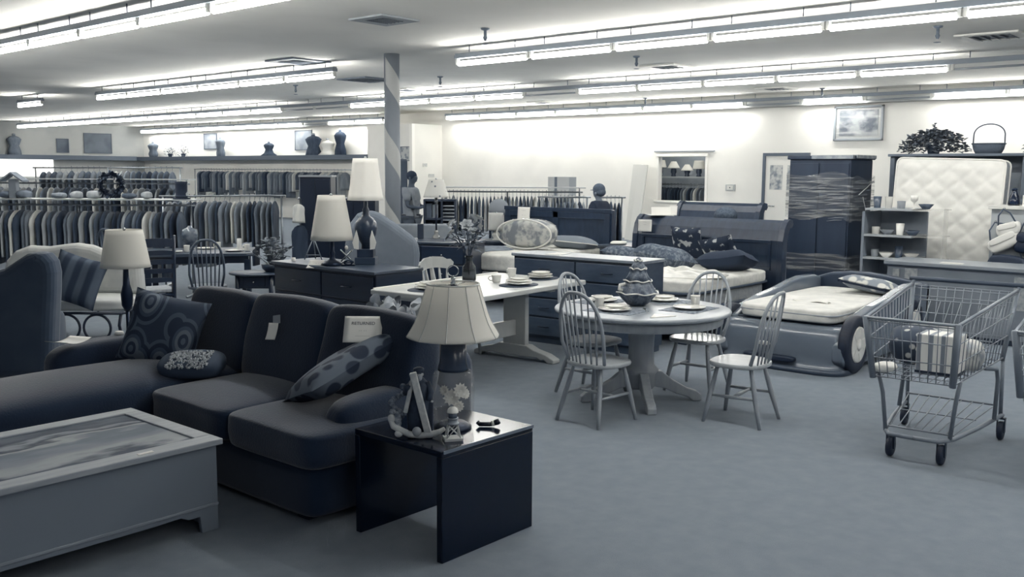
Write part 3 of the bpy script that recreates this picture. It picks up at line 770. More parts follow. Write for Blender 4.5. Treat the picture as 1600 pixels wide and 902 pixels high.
# basket with gathered tulle, left end of the trestle table
bk = thing('gift_basket', 'wicker basket heaped with crumpled gauzy ribbon, between the dark sofa and the trestle table', 'basket', (5.04, 5.72, 0))
MB().lathe([(.17, 0), (.2, .2), (.22, .54), (.2, .54), (.17, .05), (0, .05)], 28, cap=False).build('basket', mat('wicker', .30, .8, .4, kind='wave', scale=30), bk)
tul = mat('gauzy_ribbon', .46, .6, .60, scale=8, sheen=.5)
rnd = random.Random(31)
b = MB()
for k in range(34):
    a = rnd.uniform(0, 6.28); r = rnd.uniform(0, .24); zc = .56 + rnd.uniform(0, .20) * (1 - r)
    c = Vector((r * math.cos(a), r * math.sin(a), zc)); q = Euler((rnd.uniform(-1, 1), rnd.uniform(-1, 1), rnd.uniform(0, 6))).to_matrix()
    R = rnd.uniform(.05, .10); pts = []
    N_ = 14; vsx = []; fsx = []
    for i in range(N_):
        t = 2 * PI * i / N_
        for s in (-1, 1): vsx.append(tuple(c + q @ Vector((R * math.cos(t), .5 * R * math.sin(t), s * .03 * (1 + .5 * math.sin(3 * t))))))
    for i in range(N_): fsx.append((2 * i, 2 * i + 1, (2 * i + 3) % (2 * N_), (2 * i + 2) % (2 * N_)))
    b.add(vsx, fsx, True)
b.build('ribbon_loops', tul, bk)
# ================================================================== DRESSERS
espresso = mat('espresso_wood', .11, .32, .14, kind='noise', scale=3, stretch=(1, 1, 7), coat=.25)
espr_top_sheen = mat('espresso_top_sheen', .22, .32, .26, kind='noise', scale=3, stretch=(1, 7, 1), spec=1.0)  # lighter than the carcass: reflected light put into the top's colour
walnut = mat('walnut_wood', .29, .38, .25, kind='noise', scale=3, stretch=(2, 2, 6), coat=.15)
walnut_top_sheen = mat('walnut_top_sheen', .52, .34, .47, kind='noise', scale=3, stretch=(1, 6, 1), spec=1.0)  # sheen of the top painted in as a paler tone
def dresser(label, loc, rz, w, d, h, cols, rows, m, mtop, handle, knobs=False):
    c = thing('dresser', label, 'dresser', loc, rz)        # front faces -Y, front face at y=0
    MB().b2((-w / 2, .02, .06), (w / 2, d, h - .03)).build('carcass', m, c, bevel=.004)
    MB().b2((-w / 2 + .02, .03, 0), (w / 2 - .02, d - .02, .06)).build('plinth', m, c)
    MB().b2((-w / 2 - .015, -.015, h - .03), (w / 2 + .015, d, h)).build('top', mtop, c, bevel=.006)
    cw = (w - .04) / cols; rh = (h - .12) / rows
    for i in range(cols):
        for j in range(rows):
            x0 = -w / 2 + .02 + cw * i; z0 = .075 + rh * j
            f = MB().b2((x0 + .008, 0, z0 + .008), (x0 + cw - .008, .02, z0 + rh - .008)).build('drawer', m, c, bevel=.006)
            b = MB(); xc = x0 + cw / 2; zc = z0 + rh / 2
            if knobs: b.ell((xc, -.014, zc), (.014, .016, .014), 10, 8); b.build('knob', handle, f)
            else:
                b.tube([(xc - .06, 0, zc), (xc - .055, -.022, zc), (xc + .055, -.022, zc), (xc + .06, 0, zc)], .006, 7); b.build('pull', handle, f)
    return c
dark_h = mat('dark_pull', .08, .4, metal=.5)
dresser('long walnut-brown dresser behind the round table, its top empty', (7.60, 5.81, 0), math.radians(-90) + TR, 1.54, .42, .92, 2, 4, walnut, walnut_top_sheen, dark_h)
o = MB().box((0, 0, .002), (.26, .16, .004)).build('paper_sheet', paper, loc=(7.76, 6.15, .92), rz=.2); tag(o, 'white paper lying on top of the walnut-brown dresser', 'paper')
dresser('low black dresser holding the tapered white lamp, behind the dark sofa', (5.69, 7.41, 0), math.radians(-90), 1.56, .60, .85, 2, 3, espresso, espr_top_sheen, dark_h)
dresser('black dresser with small bright knobs behind the farmhouse chair', (8.62, 9.12, 0), math.radians(-90) + math.radians(19), 1.28, .62, .85, 2, 3, espresso, espr_top_sheen, chrome, True)
# ================================================================== LAMPS on the dressers
linen = mat('white_linen_shade', .96, .8, shade=.4)
def cone_lamp(label, loc, r0, r1, zs0, zs1, base, mshade, seams=0, nm='table_lamp', scallop=0, square=0):
    c = thing(nm, label, 'lamp', loc)
    if square:
        n = 4; b = MB(); vs_ = []; 
        for r, z in ((r0, zs0), (r1, zs1)):
            for k in range(4):
                t = PI / 4 + PI / 2 * k + FRONTAL; vs_.append((r * 1.25 * math.cos(t), r * 1.25 * math.sin(t), z))
        b.add(vs_, [(0, 1, 5, 4), (1, 2, 6, 5), (2, 3, 7, 6), (3, 0, 4, 7)]); s = b.build('shade', mshade, c)
    else:
        P = [(r0 + (r1 - r0) * (t / 8) ** (.75 if scallop else 1), zs0 + (zs1 - zs0) * t / 8) for t in range(9)]
        s = MB().lathe(P, 48, f=(lambda t, z: 1 + scallop * math.cos(8 * t)) if scallop else None, cap=False).build('shade', mshade, c)
    so = s.modifiers.new('solid', 'SOLIDIFY'); so.thickness = .003
    base(c)
    MB().tube([(0, 0, zs0), (0, 0, zs1)], .006, 8).build('harp', chrome, c)
    MB().lathe([(.012, zs1 - .005), (.014, zs1 + .01), (.004, zs1 + .02)], 10).build('finial', chrome, c)
    return c
def base_stick(c):
    MB().lathe([(.10, 0), (.11, .008), (.09, .03), (.05, .045), (.03, .06), (.022, .09), (.028, .12), (.02, .14), (.018, .30)], 24).build('base', darkmetal, c, label='black turned lamp base')
cone_lamp('table lamp with a tapered white drum shade on the low black dresser', (5.83, 7.41, .85), .205, .130, .245, .675, base_stick, linen)
def base_urn(c):
    MB().box((0, 0, .035), (.20, .20, .07), rz=FRONTAL).build('plinth', mat('urn_plinth', .24, .4), c, bevel=.006)
    MB().box((0, 0, .11), (.16, .16, .08), rz=FRONTAL).build('pedestal_block', mat('urn_block', .17, .4), c, bevel=.006)
    MB().lathe([(.05, .15), (.045, .19), (.06, .22), (.10, .29), (.112, .35), (.10, .41), (.07, .45), (.04, .47), (.03, .50), (.035, .53), (.02, .56), (.018, .66)], 28).build('urn', mat('urn_glaze', .17, .3, .22, scale=14), c, label='dark rounded urn body')
    for s in (-1, 1):
        b = MB(Matrix.Rotation(FRONTAL, 4, 'Z'))
        b.prism([(s * .055, .15), (s * .10, .16), (s * .115, .22), (s * .075, .34), (s * .055, .26)], -.125, -.113, 'y')
        b.build('leaf_ornament', mat('ornament_white', .86, .5), c)
cone_lamp('tall table lamp with the brightest scalloped shade, on a dark urn base', (6.14, 7.27, .85), .175, .118, .625, 1.03, base_urn, mat('lit_cream_shade', .98, .6, emit=.10, shade=.3), scallop=.02)
def base_crystal(c):
    MB().lathe([(.045, 0), (.052, .01), (.05, .03), (.02, .075), (.034, .09), (.02, .105), (.01, .12)], 8).build('crystal_foot', mat('crystal', .9, .05, trans=.6), c)
    MB().tube([(0, 0, .11), (0, 0, .47)], .013, 10).build('stem', mat('black_rod', .08, .3), c)
    MB().lathe([(.012, .47), (.03, .49), (.018, .52), (.02, .60)], 14).build('collar', chrome, c)
floral = mat('floral_shade', .45, .8, .86, kind='voronoi', scale=13, lo=.13, hi=.2)
cone_lamp('slim lamp with a flower-printed shade on a crystal foot, on the black dresser with knobs', (9.14, 9.36, .85), .175, .10, .56, .80, base_crystal, floral)
def base_white(c):
    MB().lathe([(.06, 0), (.065, .01), (.04, .03), (.06, .07), (.065, .10), (.04, .13), (.015, .15), (.012, .2)], 20).build('base', mat('white_ceramic', .92, .3), c)
def base_pole(c):
    MB().lathe([(.13, 0), (.14, .01), (.13, .03), (.03, .04), (.02, .06)], 24).build('foot', darkmetal, c)
    MB().tube([(0, 0, .05), (0, 0, .62)], .016, 10).build('pole', darkmetal, c)
    MB().lathe([(.02, .55), (.045, .60), (.05, .70), (.03, .78), (.02, .95)], 16).build('urn', darkmetal, c)
cone_lamp('pole lamp with a plain white shade beside the ladder-back chair, lower left', (3.98, 7.87, 0), .205, .15, .93, 1.25, base_pole, linen, nm='floor_lamp')
# price cards and small ornaments on the low black dresser
papertag('price_card', 'white card hanging over the front edge of the low black dresser', (5.72, 7.53, .852), (.15, .13), Euler((.55, 0, FRONTAL - .15)), (('- -- -', .03, .2),), .01, 'price card')
ez = thing('easel', 'small wire display easel at the left end of the low black dresser', 'easel', (6.05, 8.0, .85), FRONTAL)
for s in (-1, 1): MB().tube([(s * .09, 0, 0), (s * .01, .03, .20)], .006, 6).build('leg', mat('easel_metal', .5, .4), ez)
MB().tube([(0, .12, 0), (0, .03, .20)], .006, 6).build('strut', mat('easel_metal', .5, .4), ez)
MB().tube([(-.07, -.02, .05), (.07, -.02, .05)], .005, 6).build('ledge', mat('easel_metal', .5, .4), ez)
o = MB().lathe([(.02, 0), (.022, .035), (.018, .035), (.018, .004), (0, .004)], 16, cap=False).build('votive_cup', china, loc=(5.82, 8.02, .85)); tag(o, 'tiny white votive cup at the left end of the low black dresser', 'cup')
sx_ = thing('crossed_ornament', 'silver crossed-sticks ornament between the two lamps of the low black dresser', 'ornament', (6.08, 7.50, .85), FRONTAL)
for s in (-1, 1): MB().tube([(-.06 * s, 0, .01), (.06 * s, .0, .13)], .008, 6).build('stick', chrome, sx_)
MB().ell((.0, 0, .15), (.018, .014, .022)).build('bead', mat('bright_bead', .95, .1), sx_)
MB().box((0, 0, .005), (.14, .05, .01)).build('base', darkmetal, sx_)
rk = thing('ornament', 'dark scrolled metal trinket at the foot of the tapered white lamp', 'ornament', (5.90, 7.25, .85), FRONTAL)
b = MB(); b.tube([(.05 * math.cos(t * .5) * (1 - t / 40), .0, .03 + .02 * math.sin(t * .5)) for t in range(20)], .009, 6); b.build('scroll', darkmetal, rk)
MB().box((0, 0, .006), (.13, .05, .012)).build('base', darkmetal, rk)
# ================================================================== BEDS
bedwood = mat('cherry_dark_wood', .21, .30, .17, kind='noise', scale=3, stretch=(2, 6, 2), coat=.35)
ticking = mat('mattress_ticking', .90, .8, .84, scale=14, bump=.25, bscale=25)
sideband = mat('mattress_border', .70, .8, .64, scale=20)
def sleigh_board(parent, x, y0, y1, h, name='headboard', m=None):
    # scrolled profile in XZ, front (bed side) at smaller x
    prof = [(0, 0), (0, .55), (-.01, .80), (.0, h - .24), (.04, h - .12), (.10, h - .04), (.16, h - .005), (.21, h - .02), (.225, h - .07), (.19, h - .11), (.15, h - .10),
            (.11, h - .16), (.08, h - .26), (.07, .80), (.07, .55), (.07, 0)]
    b = MB(); n = len(prof)
    b.prism([(x + a, z) for a, z in prof], y0, y1, 'y'); b.build(name, m or bedwood, parent, bevel=.006)
    for ya in (y0 - .02, y1 - .05):
        b = MB(); P2 = [(x + a + (-.02 if i < 7 else .02), z + (.015 if 3 < i < 12 else 0)) for i, (a, z) in enumerate(prof)]
        b.prism(P2, ya, ya + .07, 'y'); b.build('scroll_post', m or bedwood, parent, bevel=.006)
sl = thing('sleigh_bed', 'big dark sleigh bed with a bare white mattress and a pile of pillows', 'bed', (0, 0, 0))
sleigh_board(sl, 10.45, 4.97, 7.02, 1.215)
for ya, yb in ((5.10, 5.98), (6.06, 6.90)):
    b = MB()
    for a, c in (((10.425, ya, .62), (10.455, yb, .66)), ((10.425, ya, .94), (10.455, yb, .98)), ((10.425, ya, .66), (10.455, ya + .04, .94)), ((10.425, yb - .04, .66), (10.455, yb, .94))): b.b2(a, c)
    b.build('panel_moulding', bedwood, sl, bevel=.006)
for y in (5.06, 6.92): MB().b2((8.55, y - .03, .14), (10.45, y + .03, .36)).build('side_rail', bedwood, sl, bevel=.008)
b = MB().b2((8.50, 5.03, .10), (8.56, 6.95, .38)); b.build('foot_rail', bedwood, sl, bevel=.008)
for y in (5.1, 6.88): MB().b2((8.5, y - .05, 0), (8.6, y + .05, .10)).build('foot', bedwood, sl)
m1 = thing('mattress', 'wide white mattress on the dark sleigh bed', 'mattress', (0, 0, 0))
MB().soft((9.48, 5.98, .385), (1.82, 1.76, .24), 12, 10).build('box_spring', sideband, m1)
MB().soft((9.48, 5.98, .575), (1.86, 1.86, .15), 9, 18, amp=.004, seed=2).build('mattress_top', ticking, m1)
MB().soft((9.48, 5.98, .512), (1.868, 1.865, .03), 12, 8).build('piping', mat('mattress_piping', .32, .7), m1)
rumple = MB(); rnd = random.Random(9)
def rum(u, v):
    x, y = 8.75 + u * .7, 5.05 + v * .9
    e = min(u, 1 - u, v, 1 - v)
    return (x + .05 * math.sin(9 * v), y + .05 * math.sin(8 * u), .652 + (.03 + .03 * math.sin(14 * u + 5 * v) * math.sin(11 * v + 2 * u) + .02 * math.sin(25 * u)) * min(1, e * 6))
rumple.sheet(rum, 40, 40, .004); o = rumple.build('plastic_sheet', mat('rumpled_white_plastic', .93, .25, .85, scale=8)); tag(o, 'rumpled white plastic cover bunched on the corner of the sleigh bed mattress', 'plastic cover')
floral_p = mat('dark_floral_print', .15, .85, .74, kind='noise', scale=11, lo=.54, hi=.60, detail=3)
speck = mat('speckled_pillow', .33, .9, .50, scale=26, lo=.45, hi=.62)
dk = mat('slate_pillow', .17, .9)
def pil(label, c, d, R, m, seed, nm='pillow', trim=None):
    o = MB().pillow((0, 0, 0), d, seed=seed).build(nm, m, loc=c); o.rotation_euler = R; tag(o, label, 'pillow'); return o
pil('speckled grey pillow, leftmost on the sleigh bed', (9.95, 6.75, .735), (.62, .44, .20), Euler((.1, -.1, PI / 2 + .1)), speck, 1)
pil('speckled grey pillow lying in the middle of the sleigh bed', (9.72, 6.10, .765), (.66, .46, .26), Euler((.15, -.1, PI / 2 - .1)), speck, 2)
pil('dark floral cushion standing upright against the sleigh headboard', (10.28, 6.13, .90), (.42, .42, .16), Euler((PI / 2 - .25, 0, PI / 2)), floral_p, 3)
pil('dark floral cushion leaning to the right of the upright one on the sleigh bed', (10.18, 5.62, .84), (.46, .40, .16), Euler((PI / 2 - .55, .2, PI / 2)), floral_p, 4)
pil('plain dark slate pillow, rightmost on the sleigh bed', (9.88, 5.36, .755), (.60, .44, .22), Euler((.25, .15, PI / 2 + .1)), dk, 5)
# cards on the headboard
cardm = mat('card_white', .95, .6)
tr_ = thing('card_box', 'white open card box standing on the left end of the sleigh headboard', 'box', (10.63, 6.72, 1.213), FRONTAL + .1)
MB().box((0, 0, .004), (.34, .16, .008)).build('base_flap', cardm, tr_); MB().box((.0, .06, .055), (.26, .006, .10), R=Euler((-.3, 0, 0))).build('front_card', cardm, tr_)
MB().box((.165, .07, .062), (.10, .006, .12), R=Euler((-.2, 0, -.5))).build('side_card', cardm, tr_)
papertag('price_card', 'grey-white card taped on the face of the sleigh headboard at its left end', (10.40, 6.83, 1.085), (.19, .15), Euler((PI / 2 - .05, 0, -PI / 2 + .12)), (('- -- -', .025, .3), ('-------', .018, .1)), .004, 'price card')
# second headboard standing behind
h2 = thing('headboard', 'spare dark sleigh headboard standing behind the sleigh bed', 'headboard', (0, 0, 0))
sleigh_board(h2, 11.72, 5.93, 7.19, 1.36, 'panel')
o = MB().ell((0, 0, .11), (.15, .15, .11), 20, 12, fn=lambda t, p: 1 + .03 * math.sin(8 * t)).build('pouf', mat('brown_knit', .30, .9, .38, scale=40), loc=(11.35, 6.2, 1.1))
pd = MB().b2((11.15, 5.95, 0), (11.55, 6.5, 1.1)).build('plinth', espresso, bevel=.01); tag(pd, 'dark plinth between the sleigh headboard and the spare headboard', 'plinth')
tag(o, 'round knitted pouf whose top shows above the sleigh headboard', 'pouf')
# white bed with panel headboard
wb = thing('panel_bed', 'dark flat-panel headboard bed with a plain white mattress, left of the sleigh bed', 'bed', (0, 0, 0))
MB().b2((11.32, 8.0, 0), (11.39, 10.05, 1.22)).build('headboard', bedwood, wb, bevel=.006)
b = MB()
for a, c in (((11.30, 8.0, 1.17), (11.33, 10.05, 1.23)), ((11.30, 8.02, .40), (11.33, 8.12, 1.17)), ((11.30, 9.93, .40), (11.33, 10.03, 1.17)), ((11.30, 8.97, .40), (11.33, 9.07, 1.17)), ((11.30, 8.12, 1.08), (11.33, 9.93, 1.17))): b.b2(a, c)
b.build('headboard_frame', bedwood, wb, bevel=.006)
for y in (8.1, 9.37): MB().b2((9.35, y - .025, .08), (11.32, y + .025, .18)).build('side_rail', bedwood, wb)
m2 = thing('mattress', 'white mattress and box spring of the flat-panel bed', 'mattress', (0, 0, 0))
MB().soft((10.3, 8.735, .315), (1.94, 1.29, .27), 14, 8).build('box_spring', mat('box_spring_cloth', .76, .8, .70, scale=5), m2)
MB().soft((10.3, 8.735, .565), (1.98, 1.34, .24), 10, 16, amp=.004).build('mattress_top', ticking, m2)
def bl(u, v):
    x, y = 9.45 + u * .55, 8.72 + v * .6; e = min(u, 1 - u, v, 1 - v)
    return (x + .04 * math.sin(7 * v), y + .04 * math.sin(6 * u), .692 + (.02 + .03 * abs(math.sin(6 * u + 3 * v))) * min(1, e * 5))
o = MB().sheet(bl, 30, 30, .005).build('blanket', mat('grey_blanket', .52, .9, .45, scale=9)); tag(o, 'folded grey blanket at the left of the flat-panel bed', 'blanket')
bg = thing('comforter_bag', 'clear zip bag stuffed with a rolled floral comforter on the flat-panel bed', 'comforter', (10.22, 8.62, .69), PI / 2 + .15)
MB().soft((0, 0, .215), (.86, .34, .40), 2.6, 16, amp=.04, seed=3).build('comforter', mat('floral_comforter', .48, .85, .80, scale=9, lo=.42, hi=.58, bump=.6, bscale=12), bg)
MB().tube([(.44 * math.cos(t * PI / 24), 0.15, .215 + .20 * math.sin(t * PI / 24)) for t in range(48)], .012, 6, True).build('piping', mat('bag_piping', .93, .4), bg)
MB().soft((0, 0, .215), (.885, .36, .425), 2.8, 14, amp=.02, seed=4).build('bag', mat('clear_vinyl', .95, .08, alpha=.16), bg)
pl = thing('pillow', 'grey pillow with white piping on the flat-panel bed beside its headboard', 'pillow', (10.86, 8.32, .76)); pl.rotation_euler = Euler((.12, -.05, PI / 2 + .2))
MB().pillow((0, 0, 0), (.62, .46, .19), seed=6).build('cover', mat('grey_pillow_cover', .52, .85), pl)
b = MB(); b.tube([(.305 * (1 - .06 * (1 - v * v)) * (1 if True else 1), v * .225, 0) for v in (-1, -.5, 0, .5, 1)] + [(u * .305, .225 * (1 - .06 * (1 - u * u)), 0) for u in (.5, 0, -.5, -1)] + [(-.305 * (1 - .06 * (1 - v * v)), v * .225, 0) for v in (.5, 0, -.5, -1)] + [(u * .305, -.225 * (1 - .06 * (1 - u * u)), 0) for u in (-.5, 0, .5)], .008, 6, True)
b.build('piping', mat('bag_piping', .93, .4), pl)
papertag('price_card', 'white price card on the flat-panel headboard above the comforter bag', (11.27, 9.62, 1.12), (.22, .20), Euler((PI / 2 - .1, 0, -PI / 2 + .15)), (('- -- -', .04, .25), ('--  -', .04, -.1)), .0, 'price card')
# night stands
def stand(label, x0, x1, y0, y1, h):
    c = thing('nightstand', label, 'nightstand', (0, 0, 0))
    MB().b2((x0 + .02, y0 + .02, .06), (x1 - .02, y1 - .02, h - .03)).build('carcass', espresso, c, bevel=.004)
    MB().b2((x0, y0, h - .03), (x1, y1, h)).build('top', espr_top_sheen, c, bevel=.005)
    for z0 in (.10, h / 2 + .02):
        d_ = MB().b2((x0 + .005, y0 + .04, z0), (x0 + .02, y1 - .04, z0 + h / 2 - .08)).build('drawer', espresso, c, bevel=.004)
        MB().ell((x0 - .008, (y0 + y1) / 2, z0 + h / 4 - .04), .014, 8, 6).build('knob', dark_h, d_)
    MB().b2((x0 + .04, y0 + .04, 0), (x1 - .04, y1 - .04, .06)).build('plinth', espresso, c)
stand('black nightstand between the flat-panel bed and the sleigh bed', 10.85, 11.45, 7.28, 7.90, .76)
o = MB().soft((0, 0, .02), (.34, .22, .04), 4, 8).build('folded_cloth', mat('white_cloth', .88, .9), loc=(11.1, 7.72, .76), rz=.5); tag(o, 'white folded cloth on the black nightstand between the beds', 'cloth')
stand('black nightstand under the small white lamp, left of the flat-panel bed', 11.25, 11.75, 10.2, 10.75, .66)
cone_lamp('small white lamp with a straight shade at the left end of the flat-panel bed', (11.48, 10.38, .66), .125, .115, .16, .44, base_white, mat('white_shade_plain', .80, .8))
o = MB().lathe([(.17, 0), (.18, .05), (.16, .15), (.10, .22), (0, .25)], 24).build('hat_block', mat('grey_felt', .60, .9), loc=(12.45, 11.2, 1.05)); tag(o, 'pale grey felt dome standing behind the small white lamp', 'hat')
o = MB().lathe([(.2, 0), (.2, .03), (.04, .04), (.04, 1.0), (.12, 1.02), (.12, 1.05)], 20).build('display_stand', mat('stand_grey', .5, .5), loc=(12.45, 11.2, 0)); tag(o, 'slim round stand under the felt dome behind the small white lamp', 'stand')
# ================================================================== CAR BED
cb = thing('car_bed', 'toy racing-car bed with big wheels, right of the round table', 'bed', (0, 0, 0))
red = mat('car_body_plastic', .44, .25, .41, scale=2, coat=.35)
def side(y0, y1, dz=0):
    P = [(8.16, .05), (8.06, .12), (8.05, .26), (8.10, .34), (8.25, .43), (8.45, .50), (8.75, .555), (9.15, .60), (9.45, .65), (9.7, .675), (10.0, .67), (10.22, .62), (10.25, .40), (10.22, .06)]
    MB().prism(P, y0, y1, 'y').build('side_panel', red, cb, bevel=.03, bseg=4)
side(3.22, 3.34); side(4.34, 4.46)
def bumper(a, b, c): return a, b, c
front = []
b = MB(); NU = 28; secs = [(.04, 0), (.05, .03), (.10, .045), (.16, .035), (.24, .02), (.32, .02), (.38, .045), (.41, .10)]
vs_ = []; fs_ = []
for z, inset in secs:
    for i in range(NU + 1):
        t = i / NU; a = PI * t
        yy = 3.84 - (.62 - inset * .6) * math.copysign(abs(math.cos(a)) ** .42, math.cos(a))
        xx = 8.27 - (.27 - inset) * abs(math.sin(a)) ** .55
        vs_.append((xx, yy, z))
for j in range(len(secs) - 1):
    for i in range(NU): fs_.append((j * (NU + 1) + i, (j + 1) * (NU + 1) + i, (j + 1) * (NU + 1) + i + 1, j * (NU + 1) + i + 1))
fs_.append(tuple((len(secs) - 1) * (NU + 1) + i for i in range(NU + 1))[::-1]); fs_.append(tuple(range(NU + 1)))
for j in range(len(secs) - 1): fs_.append((j * (NU + 1), j * (NU + 1) + NU, (j + 1) * (NU + 1) + NU, (j + 1) * (NU + 1)))
b.add(vs_, fs_, True); b.build('front_bumper', red, cb)
b = MB(); vs_ = []; fs_ = []
for z, o_ in ((0.0, .0), (.0, .03), (.035, .03), (.05, 0)):
    for i in range(NU + 1):
        a = PI * i / NU
        vs_.append((8.27 - (.27 + o_) * abs(math.sin(a)) ** .5, 3.84 - (.62 + o_ * .3) * math.copysign(abs(math.cos(a)) ** .42, math.cos(a)), z))
for j in range(3):
    for i in range(NU): fs_.append((j * (NU + 1) + i, (j + 1) * (NU + 1) + i, (j + 1) * (NU + 1) + i + 1, j * (NU + 1) + i + 1))
b.add(vs_, fs_, True); b.build('splitter', mat('splitter_plastic', .27, .4), cb)
MB().soft((8.03, 3.9, .105), (.10, .5, .055), 5, 8).build('air_intake', mat('intake_dark', .13, .5), cb)
MB().soft((8.02, 3.95, .225), (.05, .12, .04), 3, 8).build('headlamp', mat('headlamp', .8, .2), cb)
arch = [(3.22, .06), (3.22, .63), (3.38, .665), (3.6, .695), (3.84, .715), (4.05, .715), (4.25, .69), (4.42, .63), (4.46, .58), (4.46, .06)]
MB().prism(arch, 10.12, 10.26, 'x').build('rear_arch', mat('car_arch_plastic', .22, .4), cb, bevel=.03, bseg=4)
MB().b2((8.25, 3.34, .14), (10.12, 4.34, .418)).build('platform', mat('platform', .3, .7), cb)
tyre = mat('tyre_rubber', .06, .55, .09, kind='stripe', scale=20)
hub = mat('hubcap', .86, .3)
for x, y, s in ((8.31, 3.235, 1), (9.75, 3.235, 1), (8.31, 4.445, -1), (9.75, 4.445, -1)):
    wq = MB(Matrix.Translation((x, y, .26)) @ Matrix.Rotation(PI / 2 * s, 4, 'X'))
    wq.lathe([(.13, -.05), (.24, -.05), (.257, -.04), (.26, 0), (.257, .025), (.24, .042), (.170, .048), (.165, .03), (0, .03)], 40)
    wo = wq.build('wheel', tyre, cb)
    hb_ = MB(Matrix.Translation((x, y, .26)) @ Matrix.Rotation(PI / 2 * s, 4, 'X'))
    hb_.lathe([(.163, .03), (.160, .046), (.142, .044)], 36); 
    for k in range(6):
        a = PI / 3 * k
        p = [(.03 * math.cos(a + 1.2), .03 * math.sin(a + 1.2)), (.150 * math.cos(a + .33), .150 * math.sin(a + .33)), (.152 * math.cos(a), .152 * math.sin(a)), (.150 * math.cos(a - .33), .150 * math.sin(a - .33)), (.03 * math.cos(a - 1.2), .03 * math.sin(a - 1.2))][::-1]
        hb_.prism(p, .03, .048)
    hb_.lathe([(.05, .03), (.05, .052), (.03, .058), (0, .058)], 18)
    hb_.build('hubcap', hub, wo)
cm_ = thing('mattress', 'white mattress in plastic lying in the racing-car bed', 'mattress', (0, 0, 0))
MB().soft((9.12, 3.84, .488), (1.92, .975, .135), 9, 20, amp=.006, seed=5).build('mattress_top', mat('white_plastic_mattress', .92, .45, .86, scale=7, bump=.7, bscale=9), cm_)
MB().soft((9.12, 3.84, .50), (1.925, .98, .016), 12, 8).build('piping', mat('mattress_seam', .6, .7), cm_)
o = MB().sheet(lambda u, v: (8.6 + .14 * u, 3.62 + .34 * v, .558 + .008 * math.sin(5 * u) + .01 * math.sin(7 * v)), 8, 12, .003).build('paper_sheet', paper); tag(o, 'loose sheet lying on the racing-car bed mattress', 'paper')
cu_p = thing('cushion', 'pale patterned cushion with a dark fringe at the head of the racing-car bed', 'pillow', (9.72, 3.63, .615)); cu_p.rotation_euler = Euler((.15, -.12, PI / 2 - .1))
MB().pillow((0, 0, .02), (.52, .46, .15), seed=9).build('cover', mat('pale_print', .86, .85, .55, kind='voronoi', scale=10, lo=.35, hi=.5), cu_p)
b = MB()
for e in range(4):
    for k in range(34):
        t = k / 33 * 2 - 1; x, y = ((t, 1), (t, -1), (1, t), (-1, t))[e]
        b.box((x * .255 * (1 - .05 * (1 - y * y)), y * .225 * (1 - .05 * (1 - x * x)), .0), (.012, .012, .022))
b.build('fringe', mat('dark_fringe', .14, .9), cu_p)
# ================================================================== WARDROBE in stretch film
wd = thing('wardrobe', 'tall dark wardrobe wrapped in clear stretch film', 'wardrobe', (0, 0, 0))
wdm = mat('wardrobe_wood', .17, .5, .21, kind='noise', scale=2, stretch=(2, 2, .4))
X0, X1, Y0, Y1 = 12.6, 13.35, 5.06, 5.92
MB().b2((X0, Y0, .08), (X1, Y1, 1.95)).build('carcass', wdm, wd, bevel=.006)
MB().b2((X0 - .03, Y0 - .03, 1.95), (X1 + .03, Y1 + .03, 2.0)).build('cornice', wdm, wd, bevel=.01)
MB().b2((X0 + .02, Y0 + .02, 0), (X1 - .02, Y1 - .02, .08)).build('plinth', wdm, wd)
for k in range(2):
    y = Y0 + .02 + k * .42
    MB().b2((X0 - .02, y, .12), (X0, y + .40, 1.90)).build('door', wdm, wd, bevel=.005)
b = MB()
b.b2((X0 - .035, Y0 - .035, 1.955), (X0 + .02, Y1 - .32, 2.005)); b.build('edge_guard', mat('cardboard_pale', .56, .8, .66, scale=12), wd, bevel=.003, label='pale cardboard edge guard')
MB().b2((X0 + .1, Y0 - .04, 1.965), (X1 + .03, Y0 + .03, 2.01)).build('edge_guard', mat('cardboard_pale', .56, .8, .66, scale=12), wd, bevel=.003)
film = bpy.data.materials.new('stretch_film'); film.use_nodes = True
nt = film.node_tree; N = nt.nodes; L = nt.links; N.remove(N['Principled BSDF'])
g = N.new('ShaderNodeBsdfGlossy'); g.inputs['Roughness'].default_value = .22; g.inputs['Color'].default_value = (.9, .92, .95, 1)
df = N.new('ShaderNodeBsdfDiffuse'); df.inputs['Color'].default_value = tone(.75)
tb_ = N.new('ShaderNodeBsdfTransparent'); mx = N.new('ShaderNodeMixShader'); mx2 = N.new('ShaderNodeMixShader'); mx2.inputs[0].default_value = .5
tcx = N.new('ShaderNodeTexCoord'); mpx = N.new('ShaderNodeMapping'); mpx.inputs['Scale'].default_value = (1.6, 1.6, 26); mpx.inputs['Rotation'].default_value = (.12, 0, 0)
nz = N.new('ShaderNodeTexNoise'); nz.inputs['Scale'].default_value = 1.5; nz.inputs['Detail'].default_value = 6
rp = N.new('ShaderNodeValToRGB'); rp.color_ramp.elements[0].position = .48; rp.color_ramp.elements[0].color = (.14,) * 3 + (1,); rp.color_ramp.elements[1].position = .68; rp.color_ramp.elements[1].color = (.85,) * 3 + (1,)
L.new(tcx.outputs['Object'], mpx.inputs['Vector']); L.new(mpx.outputs['Vector'], nz.inputs['Vector']); L.new(nz.outputs['Fac'], rp.inputs['Fac']); L.new(rp.outputs['Color'], mx.inputs[0])
L.new(g.outputs[0], mx2.inputs[1]); L.new(df.outputs[0], mx2.inputs[2]); L.new(tb_.outputs[0], mx.inputs[1]); L.new(mx2.outputs[0], mx.inputs[2]); L.new(mx.outputs[0], N['Material Output'].inputs['Surface'])
rnd = random.Random(4)
